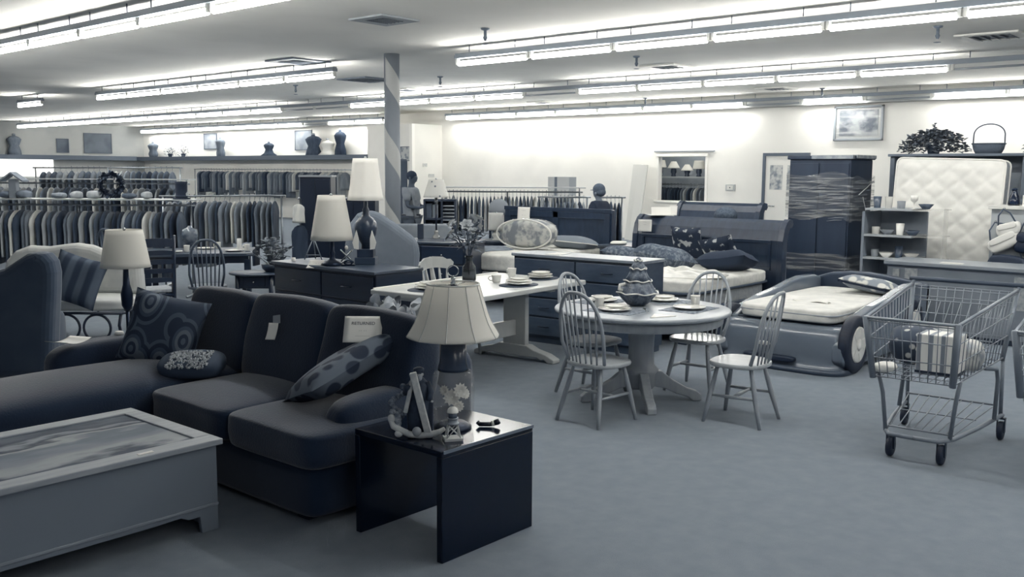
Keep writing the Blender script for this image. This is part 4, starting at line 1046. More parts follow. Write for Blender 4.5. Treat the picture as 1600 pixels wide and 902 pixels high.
for z0, z1, tilt in ((1.12, 1.72, .10), (.42, .66, .03)):
    b = MB(); ring = []
    e = .03
    cs = [(X0 - e, Y0 - e), (X1 + e, Y0 - e), (X1 + e, Y1 + e), (X0 - e, Y1 + e)]
    pts = []
    for (xa, ya), (xb, yb) in zip(cs, cs[1:] + cs[:1]):
        for t in range(8): pts.append((xa + (xb - xa) * t / 8, ya + (yb - ya) * t / 8, t))
    NZ = 10; vs_ = []; fs_ = []; n = len(pts)
    for j in range(NZ + 1):
        for i, (x, y, t) in enumerate(pts):
            z = z0 + (z1 - z0) * j / NZ
            z += (.05 * math.sin(i * .9) + (.06 if i > 20 else -.02)) * (1 if j in (0, NZ) else .4) * (z1 - z0)
            q = .0 if t == 0 else .008 * math.sin(j * 2.1 + i)
            cx_, cy_ = (X0 + X1) / 2, (Y0 + Y1) / 2
            vs_.append((x + (x - cx_) * q * 2, y + (y - cy_) * q * 2, z))
    for j in range(NZ):
        for i in range(n): fs_.append((j * n + i, j * n + (i + 1) % n, (j + 1) * n + (i + 1) % n, (j + 1) * n + i))
    b.add(vs_, fs_, True); b.build('stretch_film', film, wd, label='band of clear stretch film')
b = MB()
for k in range(16):
    z = 1.15 + .034 * k + rnd.uniform(-.01, .01); y = rnd.uniform(Y0 + .02, Y1 - .3); l = rnd.uniform(.12, .35)
    b.tube([(X0 - .042, y, z), (X0 - .046, y + l / 2, z - l * .02), (X0 - .042, min(y + l, Y1), z - l * .10)], [.0012, .0035, .0012], 5)
b.tube([(X0 + .2, Y0 - .045, 1.48), (X1 - .05, Y0 - .045, 1.66)], .007, 5); b.tube([(X0 + .34, Y0 - .045, 1.45), (X0 + .55, Y0 - .045, 1.14)], .005, 5)
b.build('film_folds', mat('film_fold', .72, .25), wd, label='bright folds of the stretch film')
# ================================================================== LEANING MATTRESS
lm = thing('mattress', 'white quilted mattress standing upright beside the wrapped wardrobe', 'mattress', (12.72, 3.90, 0)); lm.rotation_euler = (math.radians(1.6), math.radians(2.5), 0)
W_, H_ = 1.30, 1.95
def quilt(sgn):
    b = MB(); nu, nv = 52, 78; vs_ = []; fs_ = []
    for j in range(nv + 1):
        for i in range(nu + 1):
            y, z = (i / nu - .5) * W_, j / nv * H_
            a = (y / .30 + z / .26); c = (y / .30 - z / .26)
            d = min(abs(math.sin(PI * a)), abs(math.sin(PI * c)))
            e = min(i, nu - i, 4) / 4 * min(j, nv - j, 4) / 4
            ry = .07; cy_ = min(abs(y), W_ / 2); 
            yy, zz = y, z
            if abs(y) > W_ / 2 - ry and (z > H_ - ry or z < ry):
                oy = math.copysign(W_ / 2 - ry, y); oz = H_ - ry if z > H_ / 2 else ry
                v = Vector((y - oy, z - oz)); 
                m_ = max(abs(v.x), abs(v.y)); 
                if v.length > 1e-6: v = v * (m_ / v.length)
                yy, zz = oy + v.x, oz + v.y
            vs_.append((sgn * (.10 + (.006 + .022 * d ** .6) * e), yy, zz))
    for j in range(nv):
        for i in range(nu):
            q = (j * (nu + 1) + i, j * (nu + 1) + i + 1, (j + 1) * (nu + 1) + i + 1, (j + 1) * (nu + 1) + i); fs_.append(q if sgn > 0 else q[::-1])
    return b.add(vs_, fs_, True)
quilt(-1).build('quilted_front', mat('quilt_white', .93, .75, .89, scale=4), lm); quilt(1).build('quilted_back', mat('quilt_white', .93, .75, .89, scale=4), lm)
MB().soft((0, 0, H_ / 2), (.204, W_, H_), 24, 10).build('border', sideband, lm)
b = MB()
for s in (-1, 1):
    r_ = .07; P = []
    for cx_, cz_, a0 in ((W_ / 2 - r_, H_ - r_, 0), (-W_ / 2 + r_, H_ - r_, 90), (-W_ / 2 + r_, r_, 180), (W_ / 2 - r_, r_, 270)):
        for k in range(5): a = math.radians(a0 + 22.5 * k); P.append((s * .105, cx_ + r_ * math.cos(a), cz_ + r_ * math.sin(a)))
    b.tube(P, .010, 6, True)
b.build('piping', mat('quilt_piping', .95, .6), lm)
# ================================================================== SHELVES & COUNTER at the right
gm = mat('gondola_grey', .50, .6, .55, scale=3); shelf_w = mat('shelf_white', .80, .4)
gd = thing('gondola_shelf', 'tall grey shop shelving behind the upright mattress, plants along its top', 'shelving', (0, 0, 0))
MB().b2((13.60, 1.2, 2.0), (14.15, 4.95, 2.035)).build('top_shelf', mat('ledge_grey', .42, .5), gd, bevel=.004)
MB().b2((14.08, 1.2, .1), (14.12, 4.95, 2.0)).build('back_panel', gm, gd)
for y in (1.25, 2.5, 3.22, 4.90): MB().b2((13.65, y - .03, 0), (14.1, y + .03, 2.0)).build('upright', mat('upright_grey', .45, .5), gd, bevel=.004)
for z in (.25, .75, 1.25): MB().b2((13.65, 1.25, z), (14.08, 4.9, z + .03)).build('shelf', shelf_w, gd)
MB().b2((13.72, 2.62, .3), (13.76, 3.18, 2.0)).build('curtain_panel', mat('pale_curtain', .62, .8, .52, kind='stripe', scale=7), gd)
# foliage plants
def bush(label, c, r, n, seed, pot=True, trail=0):
    p = thing('potted_plant', label, 'plant', c)
    rnd = random.Random(seed)
    MB().lathe([(.07, 0), (.10, .12), (.105, .13), (.08, .12), (0, .1)], 18).build('pot', mat('plant_pot', .3, .6), p)
    b = MB()
    for k in range(n):
        a = rnd.uniform(0, 6.28); e = rnd.uniform(-.1, 1.45); q = rnd.uniform(.55, 1)
        q = rnd.uniform(.35, 1) ** .6
        x, y, z = r[0] * q * math.cos(a) * math.cos(e), r[1] * q * math.sin(a) * math.cos(e), .05 + r[2] * q * math.sin(e)
        leafblade(b, (x, y, max(z, .01)), rnd.uniform(.05, .085), rnd.uniform(.04, .06), a + rnd.uniform(-1.4, 1.4), rnd.uniform(-.5, .8), .008)
    b.build('foliage', mat('ivy_leaf', .44, .6, .56, scale=18), p)
    b = MB()
    for k in range(9):
        a = rnd.uniform(0, 6.28); b.tube([(0, 0, .1), (r[0] * .5 * math.cos(a), r[1] * .5 * math.sin(a), r[2] * .7)], .005, 5)
    if trail: 
        b.tube([(0, 0, r[2] * .8), (.0, .0, r[2] + trail)], .005, 5)
        for k in range(5): leafblade(b, (0, 0, r[2] + trail - .02 * k), .06, .04, k * 1.3, .5, .006)
    b.build('stems', stemm, p)
    return p
bush('bushy trailing ivy plant on the high shelf, directly above the upright mattress', (13.85, 4.42, 2.035), (.30, .44, .28), 900, 3, trail=.12)
bush('leafy plant at the right edge of the photo on the high shelf', (13.85, 3.02, 2.035), (.22, .24, .26), 420, 5, trail=.16)
ba = thing('basket', 'oval wicker basket with a tall hoop handle on the high shelf', 'basket', (13.85, 3.72, 2.035), PI / 2)
wk = mat('wicker_basket', .34, .8, .46, kind='wave', scale=22, stretch=(1, 1, 3), bump=.5, bscale=60)
ob = MB().lathe([(.16, 0), (.19, .06), (.205, .13), (.19, .13), (.15, .02), (0, .02)], 30).build('body', wk, ba); ob.scale = (1, .7, 1)
MB().tube([(.195 * math.cos(PI * t / 20), 0, .12 + (.10 * (1 if 0 < t < 20 else 0) + .17 * math.sin(PI * t / 20) ** .8)) for t in range(21)], .009, 7).build('handle', wk, ba)
b = MB(); b.tube([(.205 * math.cos(PI * t / 15), .205 * .7 * math.sin(PI * t / 15), .13) for t in range(30)], .010, 6, True); b.build('rim', wk, ba)
# glassware unit
gu = thing('glass_shelf_unit', 'grey display unit with glass shelves of cups, right of the wrapped wardrobe', 'shelving', (0, 0, 0))
MB().b2((12.30, 3.95, 0), (12.34, 4.55, 1.30)).build('back_panel', gm, gu, bevel=.003)
MB().b2((11.75, 4.52, 0), (12.30, 4.55, 1.30)).build('end_panel', gm, gu)
glsh = mat('glass_shelf', .85, .05, alpha=.28)
for z in (.72, 1.0, 1.32):
    MB().b2((11.75, 3.95, z), (12.30, 4.52, z + .025)).build('shelf', mat('unit_shelf', .66, .4), gu)
    MB().b2((11.78, 3.66, z + .008), (12.26, 3.95, z + .02)).build('glass_shelf', glsh, gu)
MB().b2((11.78, 4.0, 0), (12.3, 4.5, .08)).build('plinth', gm, gu)
MB().b2((12.10, 3.66, .70), (12.14, 3.70, 1.345)).build('glass_support', glsh, gu); MB().b2((12.1, 3.66, 0), (12.14, 3.70, .70)).build('post', chrome, gu)
gset = [mat('glassware_%d' % i, v, .15, alpha=a) for i, (v, a) in enumerate([(.3, 1), (.85, .6), (.6, .7), (.9, 1)])]
rnd = random.Random(8); q = 0
names = ['tumbler', 'goblet', 'mug', 'bowl']
for z, zs_, lab in ((1.345, 'top', 5), (1.025, 'middle', 4), (.745, 'lowest', 4)):
    ys = [4.42, 4.28, 4.13, 3.98, 3.84][:lab]
    for k, y in enumerate(ys):
        kind = [0, 0, 2, 1, 3][k] if zs_ == 'top' else [2, 3, 0, 3, 0][k]
        prof = [[(.04, 0), (.05, .14), (.045, .14), (.035, .01), (0, .01)], [(.035, 0), (.006, .01), (.006, .07), (.04, .10), (.045, .16), (.04, .16), (0, .09)],
                [(.045, 0), (.05, .09), (.045, .09), (.04, .01), (0, .01)], [(.04, 0), (.09, .06), (.085, .06), (.03, .01), (0, .01)]][kind]
        o = MB().lathe(prof, 18, cap=False).build(names[kind], gset[(k + q) % 4], loc=(11.88, y, z))
        tag(o, '%s standing %s from the left on the %s shelf of the glassware unit' % (names[kind], nth(k + 1), zs_), names[kind], 'glassware on the %s shelf' % zs_)
    q += 1
# counter
co = thing('counter', 'long low grey counter behind the nearer shopping cart', 'counter', (0, 0, 0))
MB().b2((10.72, 1.2, .06), (11.3, 3.84, .77)).build('front_panel', mat('counter_grey', .52, .6, .56, scale=2), co, bevel=.004)
MB().b2((10.68, 1.2, .77), (11.33, 3.87, .81)).build('top', mat('counter_top', .60, .35), co, bevel=.005)
MB().b2((10.675, 1.2, .765), (10.69, 3.87, .775)).build('top_edge', mat('counter_edge', .22, .5), co)
MB().b2((10.75, 1.25, 0), (11.25, 3.8, .06)).build('plinth', mat('counter_edge', .22, .5), co)
for k, (y, z, w_, h_) in enumerate(((3.74, .66, .07, .13), (3.58, .62, .13, .24), (2.47, .55, .16, .34))):
    o = MB().b2((10.705, y - w_ / 2, z - h_ / 2), (10.72, y + w_ / 2, z + h_ / 2)).build('notice', mat('notice_paper', .72, .7, .62, scale=20))
    tag(o, ('small pale sticker at the left end of the grey counter', 'pale paper notice beside the small sticker on the grey counter', 'white notice at the right end of the grey counter')[k], 'notice')
o = MB().b2((10.75, 3.08, .81), (10.85, 3.3, .82)).build('paper_sheet', paper); tag(o, 'white slip of paper lying on the grey counter', 'paper')
# right-hand cabinet with bags
rc = thing('display_cabinet', 'waist-high pale cabinet with handbags hanging on it, at the right edge', 'cabinet', (0, 0, 0))
MB().b2((11.9, 1.7, .05), (12.4, 3.12, 1.37)).build('carcass', mat('cabinet_pale', .68, .6, .62, scale=2), rc, bevel=.004)
MB().b2((11.86, 1.67, 1.37), (12.43, 3.15, 1.41)).build('top', mat('cabinet_top', .86, .4), rc, bevel=.004)
MB().b2((11.92, 1.72, 0), (12.38, 3.1, .05)).build('plinth', gm, rc)
bt = thing('bottle', 'dark squat bottle with a stopper on the pale cabinet at the right edge', 'bottle', (12.05, 2.93, 1.41))
MB().lathe([(.06, 0), (.065, .02), (.055, .09), (.035, .14), (.03, .15), (.03, .17)], 20).build('body', mat('dark_bottle_glass', .08, .15), bt); MB().lathe([(.022, .17), (.032, .175), (.032, .19), (.01, .2)], 16).build('stopper', darkmetal, bt)
o = MB().b2((12.0, 2.45, 1.41), (12.3, 2.83, 1.53)).build('box', mat('white_carton', .86, .6), bevel=.004); tag(o, 'white carton beside the dark bottle on the pale cabinet', 'box')
def bag(label, y, z, w_, h_, m, tilt):
    b_ = thing('handbag', label, 'bag', (11.82, y, z)); b_.rotation_euler = (tilt, 0, 0)
    MB().soft((0, 0, -h_ / 2), (.13, w_, h_), 3.4, 12, amp=.05, seed=int(y * 100)).build('body', m, b_)
    MB().tube([(-.02, -w_ * .36, -.02), (-.015, -w_ * .24, .10), (0, 0, .16), (-.015, w_ * .24, .10), (-.02, w_ * .36, -.02)], .009, 7).build('strap', mat('bag_strap', .3, .5), b_)
    MB().soft((-.06, 0, -h_ * .25), (.03, w_ * .8, h_ * .45), 4, 8).build('flap', m, b_)
    MB().ell((0.04, 0, .165), .014, 8, 6).build('hook', chrome, b_)
bag('white oblong handbag hanging tilted on the pale cabinet', 2.98, 1.08, .36, .17, mat('white_leather', .90, .4), -.5)
bag('white shoulder bag hanging above the tilted one', 2.93, 1.22, .26, .15, mat('white_leather', .90, .4), -.3)
bag('black tote at the right edge of the pale cabinet', 2.70, 1.12, .26, .24, mat('black_leather', .10, .4), .1)
bag('dark grey satchel hanging lowest on the pale cabinet', 2.9, .86, .42, .30, mat('charcoal_leather', .16, .6), .05)
# ================================================================== SHOPPING CARTS
wire = mat('cart_wire', .56, .4, metal=.2); cartp = mat('cart_frame', .52, .4, metal=.2); rub = mat('cart_wheel_rubber', .10, .6)
def cart(label, loc, rz):
    c = thing('shopping_cart', label, 'shopping cart', loc, rz, 'shopping carts')     # nose towards -X
    F0, F1, B0, B1 = (-.66, .26, .90), (-.57, .23, .53), (.58, .335, 1.0), (.42, .30, .56)
    def S(s, u, v):      # side surface: u front->back, v bottom->top
        p0 = Vector((F1[0], s * F1[1], F1[2])).lerp(Vector((B1[0], s * B1[1], B1[2])), u); p1 = Vector((F0[0], s * F0[1], F0[2])).lerp(Vector((B0[0], s * B0[1], B0[2])), u)
        return p0.lerp(p1, v)
    for s in (-1, 1):
        b = MB()
        for v in (0, .33, .66, .95): b.tube([S(s, t / 6, v) for t in range(7)], .0035, 5)
        for k in range(1, 15): b.tube([S(s, k / 15, 0), S(s, k / 15, 1)], .0028, 5)
        b.tube([S(s, 0, 1), S(s, 1, 1)], .010, 8); b.tube([S(s, 0, .0), S(s, 1, .0)], .006, 6)
        b.build('basket_side', wire, c)
        b = MB(); a0, a1 = S(s, 0, -.03), S(s, 0, 1.02)
        b.tube([a0, a1], .020, 6, flat=.6); b.build('corner_guard', mat('corner_guard', .52, .5), c)
        b = MB(); b.tube([S(s, 1, -.05), S(s, 1, 1.03)], .013, 8); b.build('rear_post', cartp, c)
        # legs and base rail
        b = MB(); b.tube([S(s, .62, 0) + Vector((0, 0, -.005)), Vector((.30, s * .29, .50)), Vector((.33, s * .295, .42)), Vector((.27, s * .30, .17))], .014, 8)
        b.tube([S(s, 1, 0), Vector((.44, s * .30, .35)), Vector((.46, s * .30, .15))], .013, 8)
        b.build('rear_leg', cartp, c)
        b = MB(); b.tube([S(s, .14, 0), Vector((-.40, s * .215, .40)), Vector((-.385, s * .19, .157))], .013, 8); b.build('front_leg', cartp, c)
        b = MB(); b.tube([Vector((.47, s * .31, .165)), Vector((0, s * .26, .16)), Vector((-.36, s * .20, .155)), Vector((-.46, s * .15, .155)), Vector((-.47, 0, .155))], .014, 8); b.build('base_rail', cartp, c)
        for x, y in ((.45, s * .31), (-.40, s * .15)):
            wb_ = MB(Matrix.Translation((x, y, .062)) @ Matrix.Rotation(PI / 2, 4, 'X'))
            wb_.lathe([(.015, -.017), (.055, -.017), (.062, -.010), (.062, .010), (.055, .017), (.015, .017)], 24)
            wo = wb_.build('wheel', rub, c)
            b = MB(); b.b2((x - .016, y - .026, .05), (x + .016, y - .020, .15)); b.b2((x - .016, y + .020, .05), (x + .016, y + .026, .15)); b.b2((x - .02, y - .026, .14), (x + .02, y + .026, .15)); b.build('caster_fork', mat('caster_metal', .25, .4, metal=.6), wo)
    b = MB()
    def Fp(u, v): return S(-1, 0, v).lerp(S(1, 0, v), u)
    for v in (0, .33, .66, .95): b.tube([Fp(0, v), Fp(1, v)], .0038, 5)
    for k in range(1, 10): b.tube([Fp(k / 10, 0), Fp(k / 10, 1)], .003, 5)
    b.tube([Fp(0, 1), Fp(1, 1)], .010, 8); b.build('basket_front', wire, c)
    b = MB()
    def Bp(u, v): return S(-1, 1, v).lerp(S(1, 1, v), u)
    for v in (.05, .3, .55, .8, .92, .96): b.tube([Bp(0, v), Bp(1, v)], .0035, 5)
    for k in range(1, 12): b.tube([Bp(k / 12, .05), Bp(k / 12, .96)], .003, 5)
    b.build('rear_gate', wire, c)
    b = MB()
    for k in range(0, 11): b.tube([Fp(k / 10, 0), Bp(k / 10, 0)], .003, 5)
    for k in range(1, 9): b.tube([S(-1, k / 9, 0), S(1, k / 9, 0)], .004, 5)
    b.build('basket_floor', wire, c)
    b = MB(); b.tube([Bp(-.04, 1.06), Bp(1.04, 1.06)], .016, 10); b.build('handle', mat('cart_handle', .26, .5), c)
    b = MB(); b.tube([Vector((-.30, -.2, .165)), Vector((-.30, .2, .165))], .006, 6); b.tube([Vector((.40, -.29, .24)), Vector((.40, .29, .24))], .007, 6)
    for k in range(9):
        y = -.19 + .0475 * k; b.tube([Vector((-.30, y, .165)), Vector((.05, y * 1.2, .20)), Vector((.40, y * 1.45, .24))], .004, 5)
    b.tube([Vector((.05, -.24, .2)), Vector((.05, .24, .2))], .004, 5)
    b.build('lower_rack', wire, c)
    # child seat flap
    b = MB(); 
    for k in range(9): b.tube([Bp(.1 + .1 * k, .75) + Vector((-.03, 0, 0)), Bp(.1 + .1 * k, .28) + Vector((-.22, 0, 0))], .003, 5)
    b.tube([Bp(.08, .28) + Vector((-.22, 0, 0)), Bp(.92, .28) + Vector((-.22, 0, 0))], .006, 6); b.tube([Bp(.08, .75) + Vector((-.03, 0, 0)), Bp(.92, .75) + Vector((-.03, 0, 0))], .005, 6)
    b.build('child_seat', wire, c)
    return c
CRT = (6.40, 1.94, 0); CRZ = math.radians(3)
c1 = cart('wire shopping cart loaded with goods, standing alone in front of the grey counter', CRT, CRZ)
dup(c1, (6.42, 1.11, 0), math.radians(2), 'second shopping cart, cut off by the right edge of the photo')
def inC(x, y, z): return (CRT[0] + x * math.cos(CRZ) - y * math.sin(CRZ), CRT[1] + x * math.sin(CRZ) + y * math.cos(CRZ), z)
bx_ = thing('boxed_set', 'white boxed set with striped spines inside the nearer shopping cart', 'box', inC(-.30, -.09, .552), CRZ)
MB().b2((-.10, -.12, 0), (.10, .12, .24)).build('carton', mat('striped_spines', .94, .5, .55, kind='stripe', scale=4.5, stretch=(0, 1, 0), lo=.62, hi=.8), bx_, bevel=.006); MB().b2((-.102, -.122, 0), (.102, .122, .015)).build('base_band', mat('spine_dark', .1, .5), bx_)
o = MB().soft((0, 0, .06), (.26, .26, .20), 3, 10, amp=.06, seed=4).build('parcel', mat('white_parcel', .85, .5, .6, scale=9), loc=inC(-.03, -.15, .565), rz=.3); tag(o, 'white wrapped parcel behind the striped boxes in the nearer cart', 'parcel')
o = MB().soft((0, 0, .09), (.34, .34, .24), 3, 12, amp=.08, seed=6).build('cloth_bag', mat('printed_bag', .8, .7, .22, kind='voronoi', scale=14, lo=.2, hi=.3), loc=inC(.0, .13, .565), rz=.2); tag(o, 'dark bag with pale print in the middle of the nearer cart', 'bag')
o = MB().soft((0, 0, .09), (.24, .26, .20), 2.6, 10, amp=.1, seed=7).build('crumpled_packet', mat('crinkled_foil', .75, .2, .5, scale=6), loc=inC(.30, .10, .575)); tag(o, 'shiny crumpled packet near the handle end of the nearer cart', 'packet')
o = MB().soft((0, 0, .03), (.16, .12, .06), 2.6, 10, amp=.1, seed=8).build('folded_cloth', mat('white_cloth', .88, .9), loc=inC(-.46, .19, .543)); tag(o, 'white rag at the front corner of the nearer cart', 'cloth')
# ================================================================== LEFT: seating area behind the sofa
wing = thing('wing_chair', 'dark upholstered wing chair with its back to the camera at the left edge', 'armchair', (3.06, 7.99, 0), FRONTAL)
wcm = mat('wing_cloth', .29, .95, .32, scale=4, sheen=.3, spec=.1)
def slab(name, outline, y, th, par, m, bev=.06):
    b = MB(); b.prism(outline, y - th / 2, y + th / 2, 'y'); return b.build(name, m, par, bevel=bev, bseg=4)
P = [(-.46, .10), (-.47, .70), (-.44, .82), (-.34, .90), (-.20, .945), (-.08, .96), (.02, .985), (.12, 1.05), (.20, 1.10), (.28, 1.125), (.35, 1.10), (.40, 1.04), (.415, .95), (.405, .80), (.38, .55), (.36, .30), (.34, .10)]
slab('backrest', P, 0, .22, wing, wcm, .09)
MB().soft((-.13, .36, .38), (.5, .58, .20), 5, 10).build('seat_cushion', wcm, wing)
MB().soft((-.13, .34, .20), (.58, .60, .20), 8, 8).build('seat_base', wcm, wing)
for x in (-.36, .10): MB().soft((x, .34, .40), (.16, .60, .36), 4, 10).build('arm', wcm, wing)
for x in (-.36, .10):
    for y in (.05, .58): MB().lathe([(.02, 0), (.03, .10)], 10, (x, y, 0)).build('foot', mat('sofa_foot', .08, .5), wing)
stt = thing('settee', 'white-cushioned settee on a scrolled iron frame, behind the wing chair', 'settee', (4.55, 10.15, 0), FRONTAL)
wht = mat('white_slipcover', .82, .9, .77, scale=5, sheen=.2)
iron = mat('wrought_iron', .10, .5)
P = [(-.72, .44), (-.74, .66), (-.70, .80), (-.60, .90), (-.45, .955), (-.25, .945), (-.12, .965), (.05, .985), (.22, .96), (.36, .90), (.44, .87), (.62, .86), (.72, .80), (.74, .44)]
slab('back_cushion', P, .05, .18, stt, wht, .08)
MB().soft((0, -.28, .40), (1.48, .62, .13), 6, 12, amp=.015).build('seat_cushion', wht, stt)
b = MB()
for y in (-.58, .10):
    b.tube([(-.74, y, .325), (.74, y, .325)], .014, 8)
for x in (-.74, .74): b.tube([(x, -.58, .325), (x, .10, .325)], .014, 8)
b.build('seat_frame', iron, stt)
for x in (-.72, .72):
    for y in (-.56, .10):
        MB().tube([(x, y, .325), (x * .97, y, .2), (x * 1.02, y, 0)], .016, 8).build('leg', iron, stt)
for k, x in enumerate((-.45, -.14, .17, .48)):
    b = MB(); b.tube([(x + .135 * math.cos(t * PI / 14), -.57, .175 + .135 * math.sin(t * PI / 14)) for t in range(28)], .013, 7, True); b.build('scroll_ring', iron, stt)
stripe = mat('striped_print', .20, .9, .36, kind='stripe', scale=2.4, stretch=(1, 0, 0), lo=.3, hi=.75)
pl = MB().pillow((0, 0, 0), (.50, .50, .18), seed=14).build('throw_pillow', stripe, loc=(4.27, 9.45, .67)); pl.rotation_euler = Euler((PI / 2 - .25, .30, FRONTAL + .05), 'XYZ')
tag(pl, 'dark striped pillow leaning on the white settee, left of the pole lamp', 'pillow')
# ladder-back chair
lc = thing('ladderback_chair', 'dark ladder-back chair with curved slats, right of the pole lamp', 'chair', (5.33, 9.95, 0), math.radians(-16))
dkc = mat('dark_chair_wood', .10, .35, .13, scale=6, coat=.2); pseat = mat('pale_seat', .66, .7, .6, scale=30)
MB().prism([(-.19, -.19), (.19, -.19), (.225, .22), (-.225, .22)], .42, .455).build('seat', pseat, lc, bevel=.01)
b = MB(); 
for a, c in (((-.205, .20), (.205, .20)), ((-.18, -.19), (.18, -.19)), ((-.21, .2), (-.18, -.19)), ((.21, .2), (.18, -.19))): b.tube([(a[0], a[1], .39), (c[0], c[1], .39)], .022, 4)
b.build('seat_rail', dkc, lc)
for s in (-1, 1):
    MB().tube([(s * .19, -.22, 0), (s * .185, -.19, .43), (s * .185, -.22, .75), (s * .19, -.27, 1.05)], [.02, .025, .022, .016], 4).build('back_post', dkc, lc)
    MB().tube([(s * .205, .20, 0), (s * .205, .20, .42)], .021, 4).build('leg', dkc, lc)
    MB().tube([(s * .2, -.2, .2), (s * .205, .2, .2)], .012, 6).build('stretcher', dkc, lc)
MB().tube([(-.2, .2, .25), (.2, .2, .25)], .012, 6).build('stretcher', dkc, lc)
for k, z in enumerate((.56, .66, .76, .86, .97)):
    h_ = .021 if k < 4 else .042
    yy = -.20 - .07 * max(0, (z - .6) / .45)
    b = MB(); vs_ = []; fs_ = []
    for i in range(13):
        x = -.185 + .37 * i / 12; y = yy - .03 * math.cos(PI / 2 * x / .185); bow = .012 * math.cos(PI / 2 * x / .185)
        for dz, dy in ((-h_, 0), (h_ + bow, 0), (h_ + bow, -.012), (-h_, -.012)): vs_.append((x, y + dy, z + dz))
    for i in range(12):
        for q in range(4): fs_.append((i * 4 + q, i * 4 + (q + 1) % 4, (i + 1) * 4 + (q + 1) % 4, (i + 1) * 4 + q))
    fs_ += [(3, 2, 1, 0), (48, 49, 50, 51)]
    b.add(vs_, fs_); b.build('slat', dkc, lc)
# dark table with things on it
dt = thing('dining_table', 'dark dining table with glossy top behind the ladder-back chair', 'dining table', (6.52, 10.95, 0), FRONTAL + .25)
MB().box((0, 0, .725), (1.35, .95, .04)).build('table_top', espr_top_sheen, dt, bevel=.006)
MB().box((0, 0, .66), (1.2, .8, .09)).build('apron', espresso, dt)
for x in (-.58, .58):
    for y in (-.38, .38): MB().box((x, y, .33), (.07, .07, .66)).build('leg', espresso, dt, bevel=.004)
def onD(x, y): c, s = math.cos(FRONTAL + .25), math.sin(FRONTAL + .25); return (6.52 + x * c - y * s, 10.95 + x * s + y * c, .7451)
for k, (x, y) in enumerate(((-.30, -.25), (.05, .22), (.42, -.2))):
    w_ = ('nearest its left end', 'in the middle of its far side', 'nearest its right end')[k]
    plate('dinner_plate', 'pale plate on the dark dining table, ' + w_, onD(x, y), .12, 'plates on the dark table')
    cup('pale mug on the dark dining table, ' + w_, onD(x + .16, y + .05), 1 + k, 'mugs on the dark table')
fb = MB().lathe([(.05, 0), (.03, .03), (.03, .06), (.09, .12), (.105, .19), (.09, .26), (.03, .29), (.02, .31)], 24).build('fishbowl_vase', mat('smoky_bowl', .34, .1, .5, scale=12), loc=onD(-.12, .1)); tag(fb, 'round smoky glass vase on the dark dining table', 'vase')
cd = thing('candle', 'pale pillar candle on a saucer at the right of the dark dining table', 'candle', onD(.48, .12))
MB().lathe([(.05, 0), (.07, .012), (.05, .01)], 18).build('saucer', china, cd); MB().lathe([(.032, .01), (.03, .14), (.0, .135)], 16, cap=False).build('wax', mat('candle_wax', .78, .5), cd)
far_m = mat('grey_chair_wood', .36, .45, .32, scale=5); far_s = mat('grey_chair_seat', .5, .4, .46, scale=5)
windsor('windsor_chair', 'dark windsor chair in front of the dark dining table, right of the ladder-back', (5.98, 9.90, 0), math.radians(-32), far_m, far_s, hgt=.98)
windsor('windsor_chair', 'dark windsor chair whose hoop shows behind the ladder-back chair', (5.75, 11.5, 0), math.radians(-60), far_m, far_s, hgt=1.04)
# oval side table with dried flowers
ot = thing('side_table', 'dark oval side table with turned legs and a drawer, left of the low black dresser', 'side table', (6.33, 9.42, 0), FRONTAL)
o = MB().lathe([(0, .575), (.31, .575), (.32, .585), (.31, .60), (0, .60)], 40, cap=False).build('table_top', espr_top_sheen, ot); o.scale = (1, .8, 1)
MB().box((0, 0, .50), (.34, .30, .15)).build('drawer_box', espresso, ot, bevel=.004)
d_ = MB().box((0, -.155, .50), (.26, .012, .11)).build('drawer', espresso, ot, bevel=.004); MB().ell((0, -.17, .50), .012, 8, 6).build('knob', chrome, d_)
for x in (-.19, .19):
    for y in (-.14, .14):
        MB().lathe([(.016, 0), (.022, .05), (.014, .09), (.026, .16), (.03, .22), (.018, .27), (.026, .31), (.026, .575)], 12, (x, y, 0)).build('leg', espresso, ot)
df_ = thing('dried_flowers', 'grey dried-flower arrangement in a low bowl on the oval side table', 'flowers', (6.45, 9.32, .60))
MB().lathe([(.06, 0), (.10, .04), (.11, .09), (.09, .09), (0, .06)], 20, cap=False).build('bowl', mat('dark_bowl', .2, .4), df_)
rnd = random.Random(21)
b = MB(); bl_ = MB()
for k in range(46):
    a = rnd.uniform(0, 6.28); r = rnd.uniform(.03, .22); z = .10 + rnd.uniform(0, .28) * (1 - r * 1.6)
    p = (r * math.cos(a), r * math.sin(a), z)
    b.tube([(0, 0, .06), (p[0] * .6, p[1] * .6, z * .8), p], .003, 4)
    for j in range(3): leafblade(b, p, rnd.uniform(.06, .11), .05, rnd.uniform(0, 6.28), rnd.uniform(-.4, 1.2), .005)
b.build('foliage', mat('dried_leaf', .46, .8, .58, scale=30), df_)
for k in range(16):
    a = rnd.uniform(0, 6.28); r = rnd.uniform(.02, .20); z = .14 + rnd.uniform(0, .26) * (1 - r * 1.6); q = MB()
    for i in range(7): leafblade(q, (r * math.cos(a), r * math.sin(a), z), .042, .03, i * .9, .5, .006)
    q.build('blossom', mat('dried_bloom', .68, .8), df_)
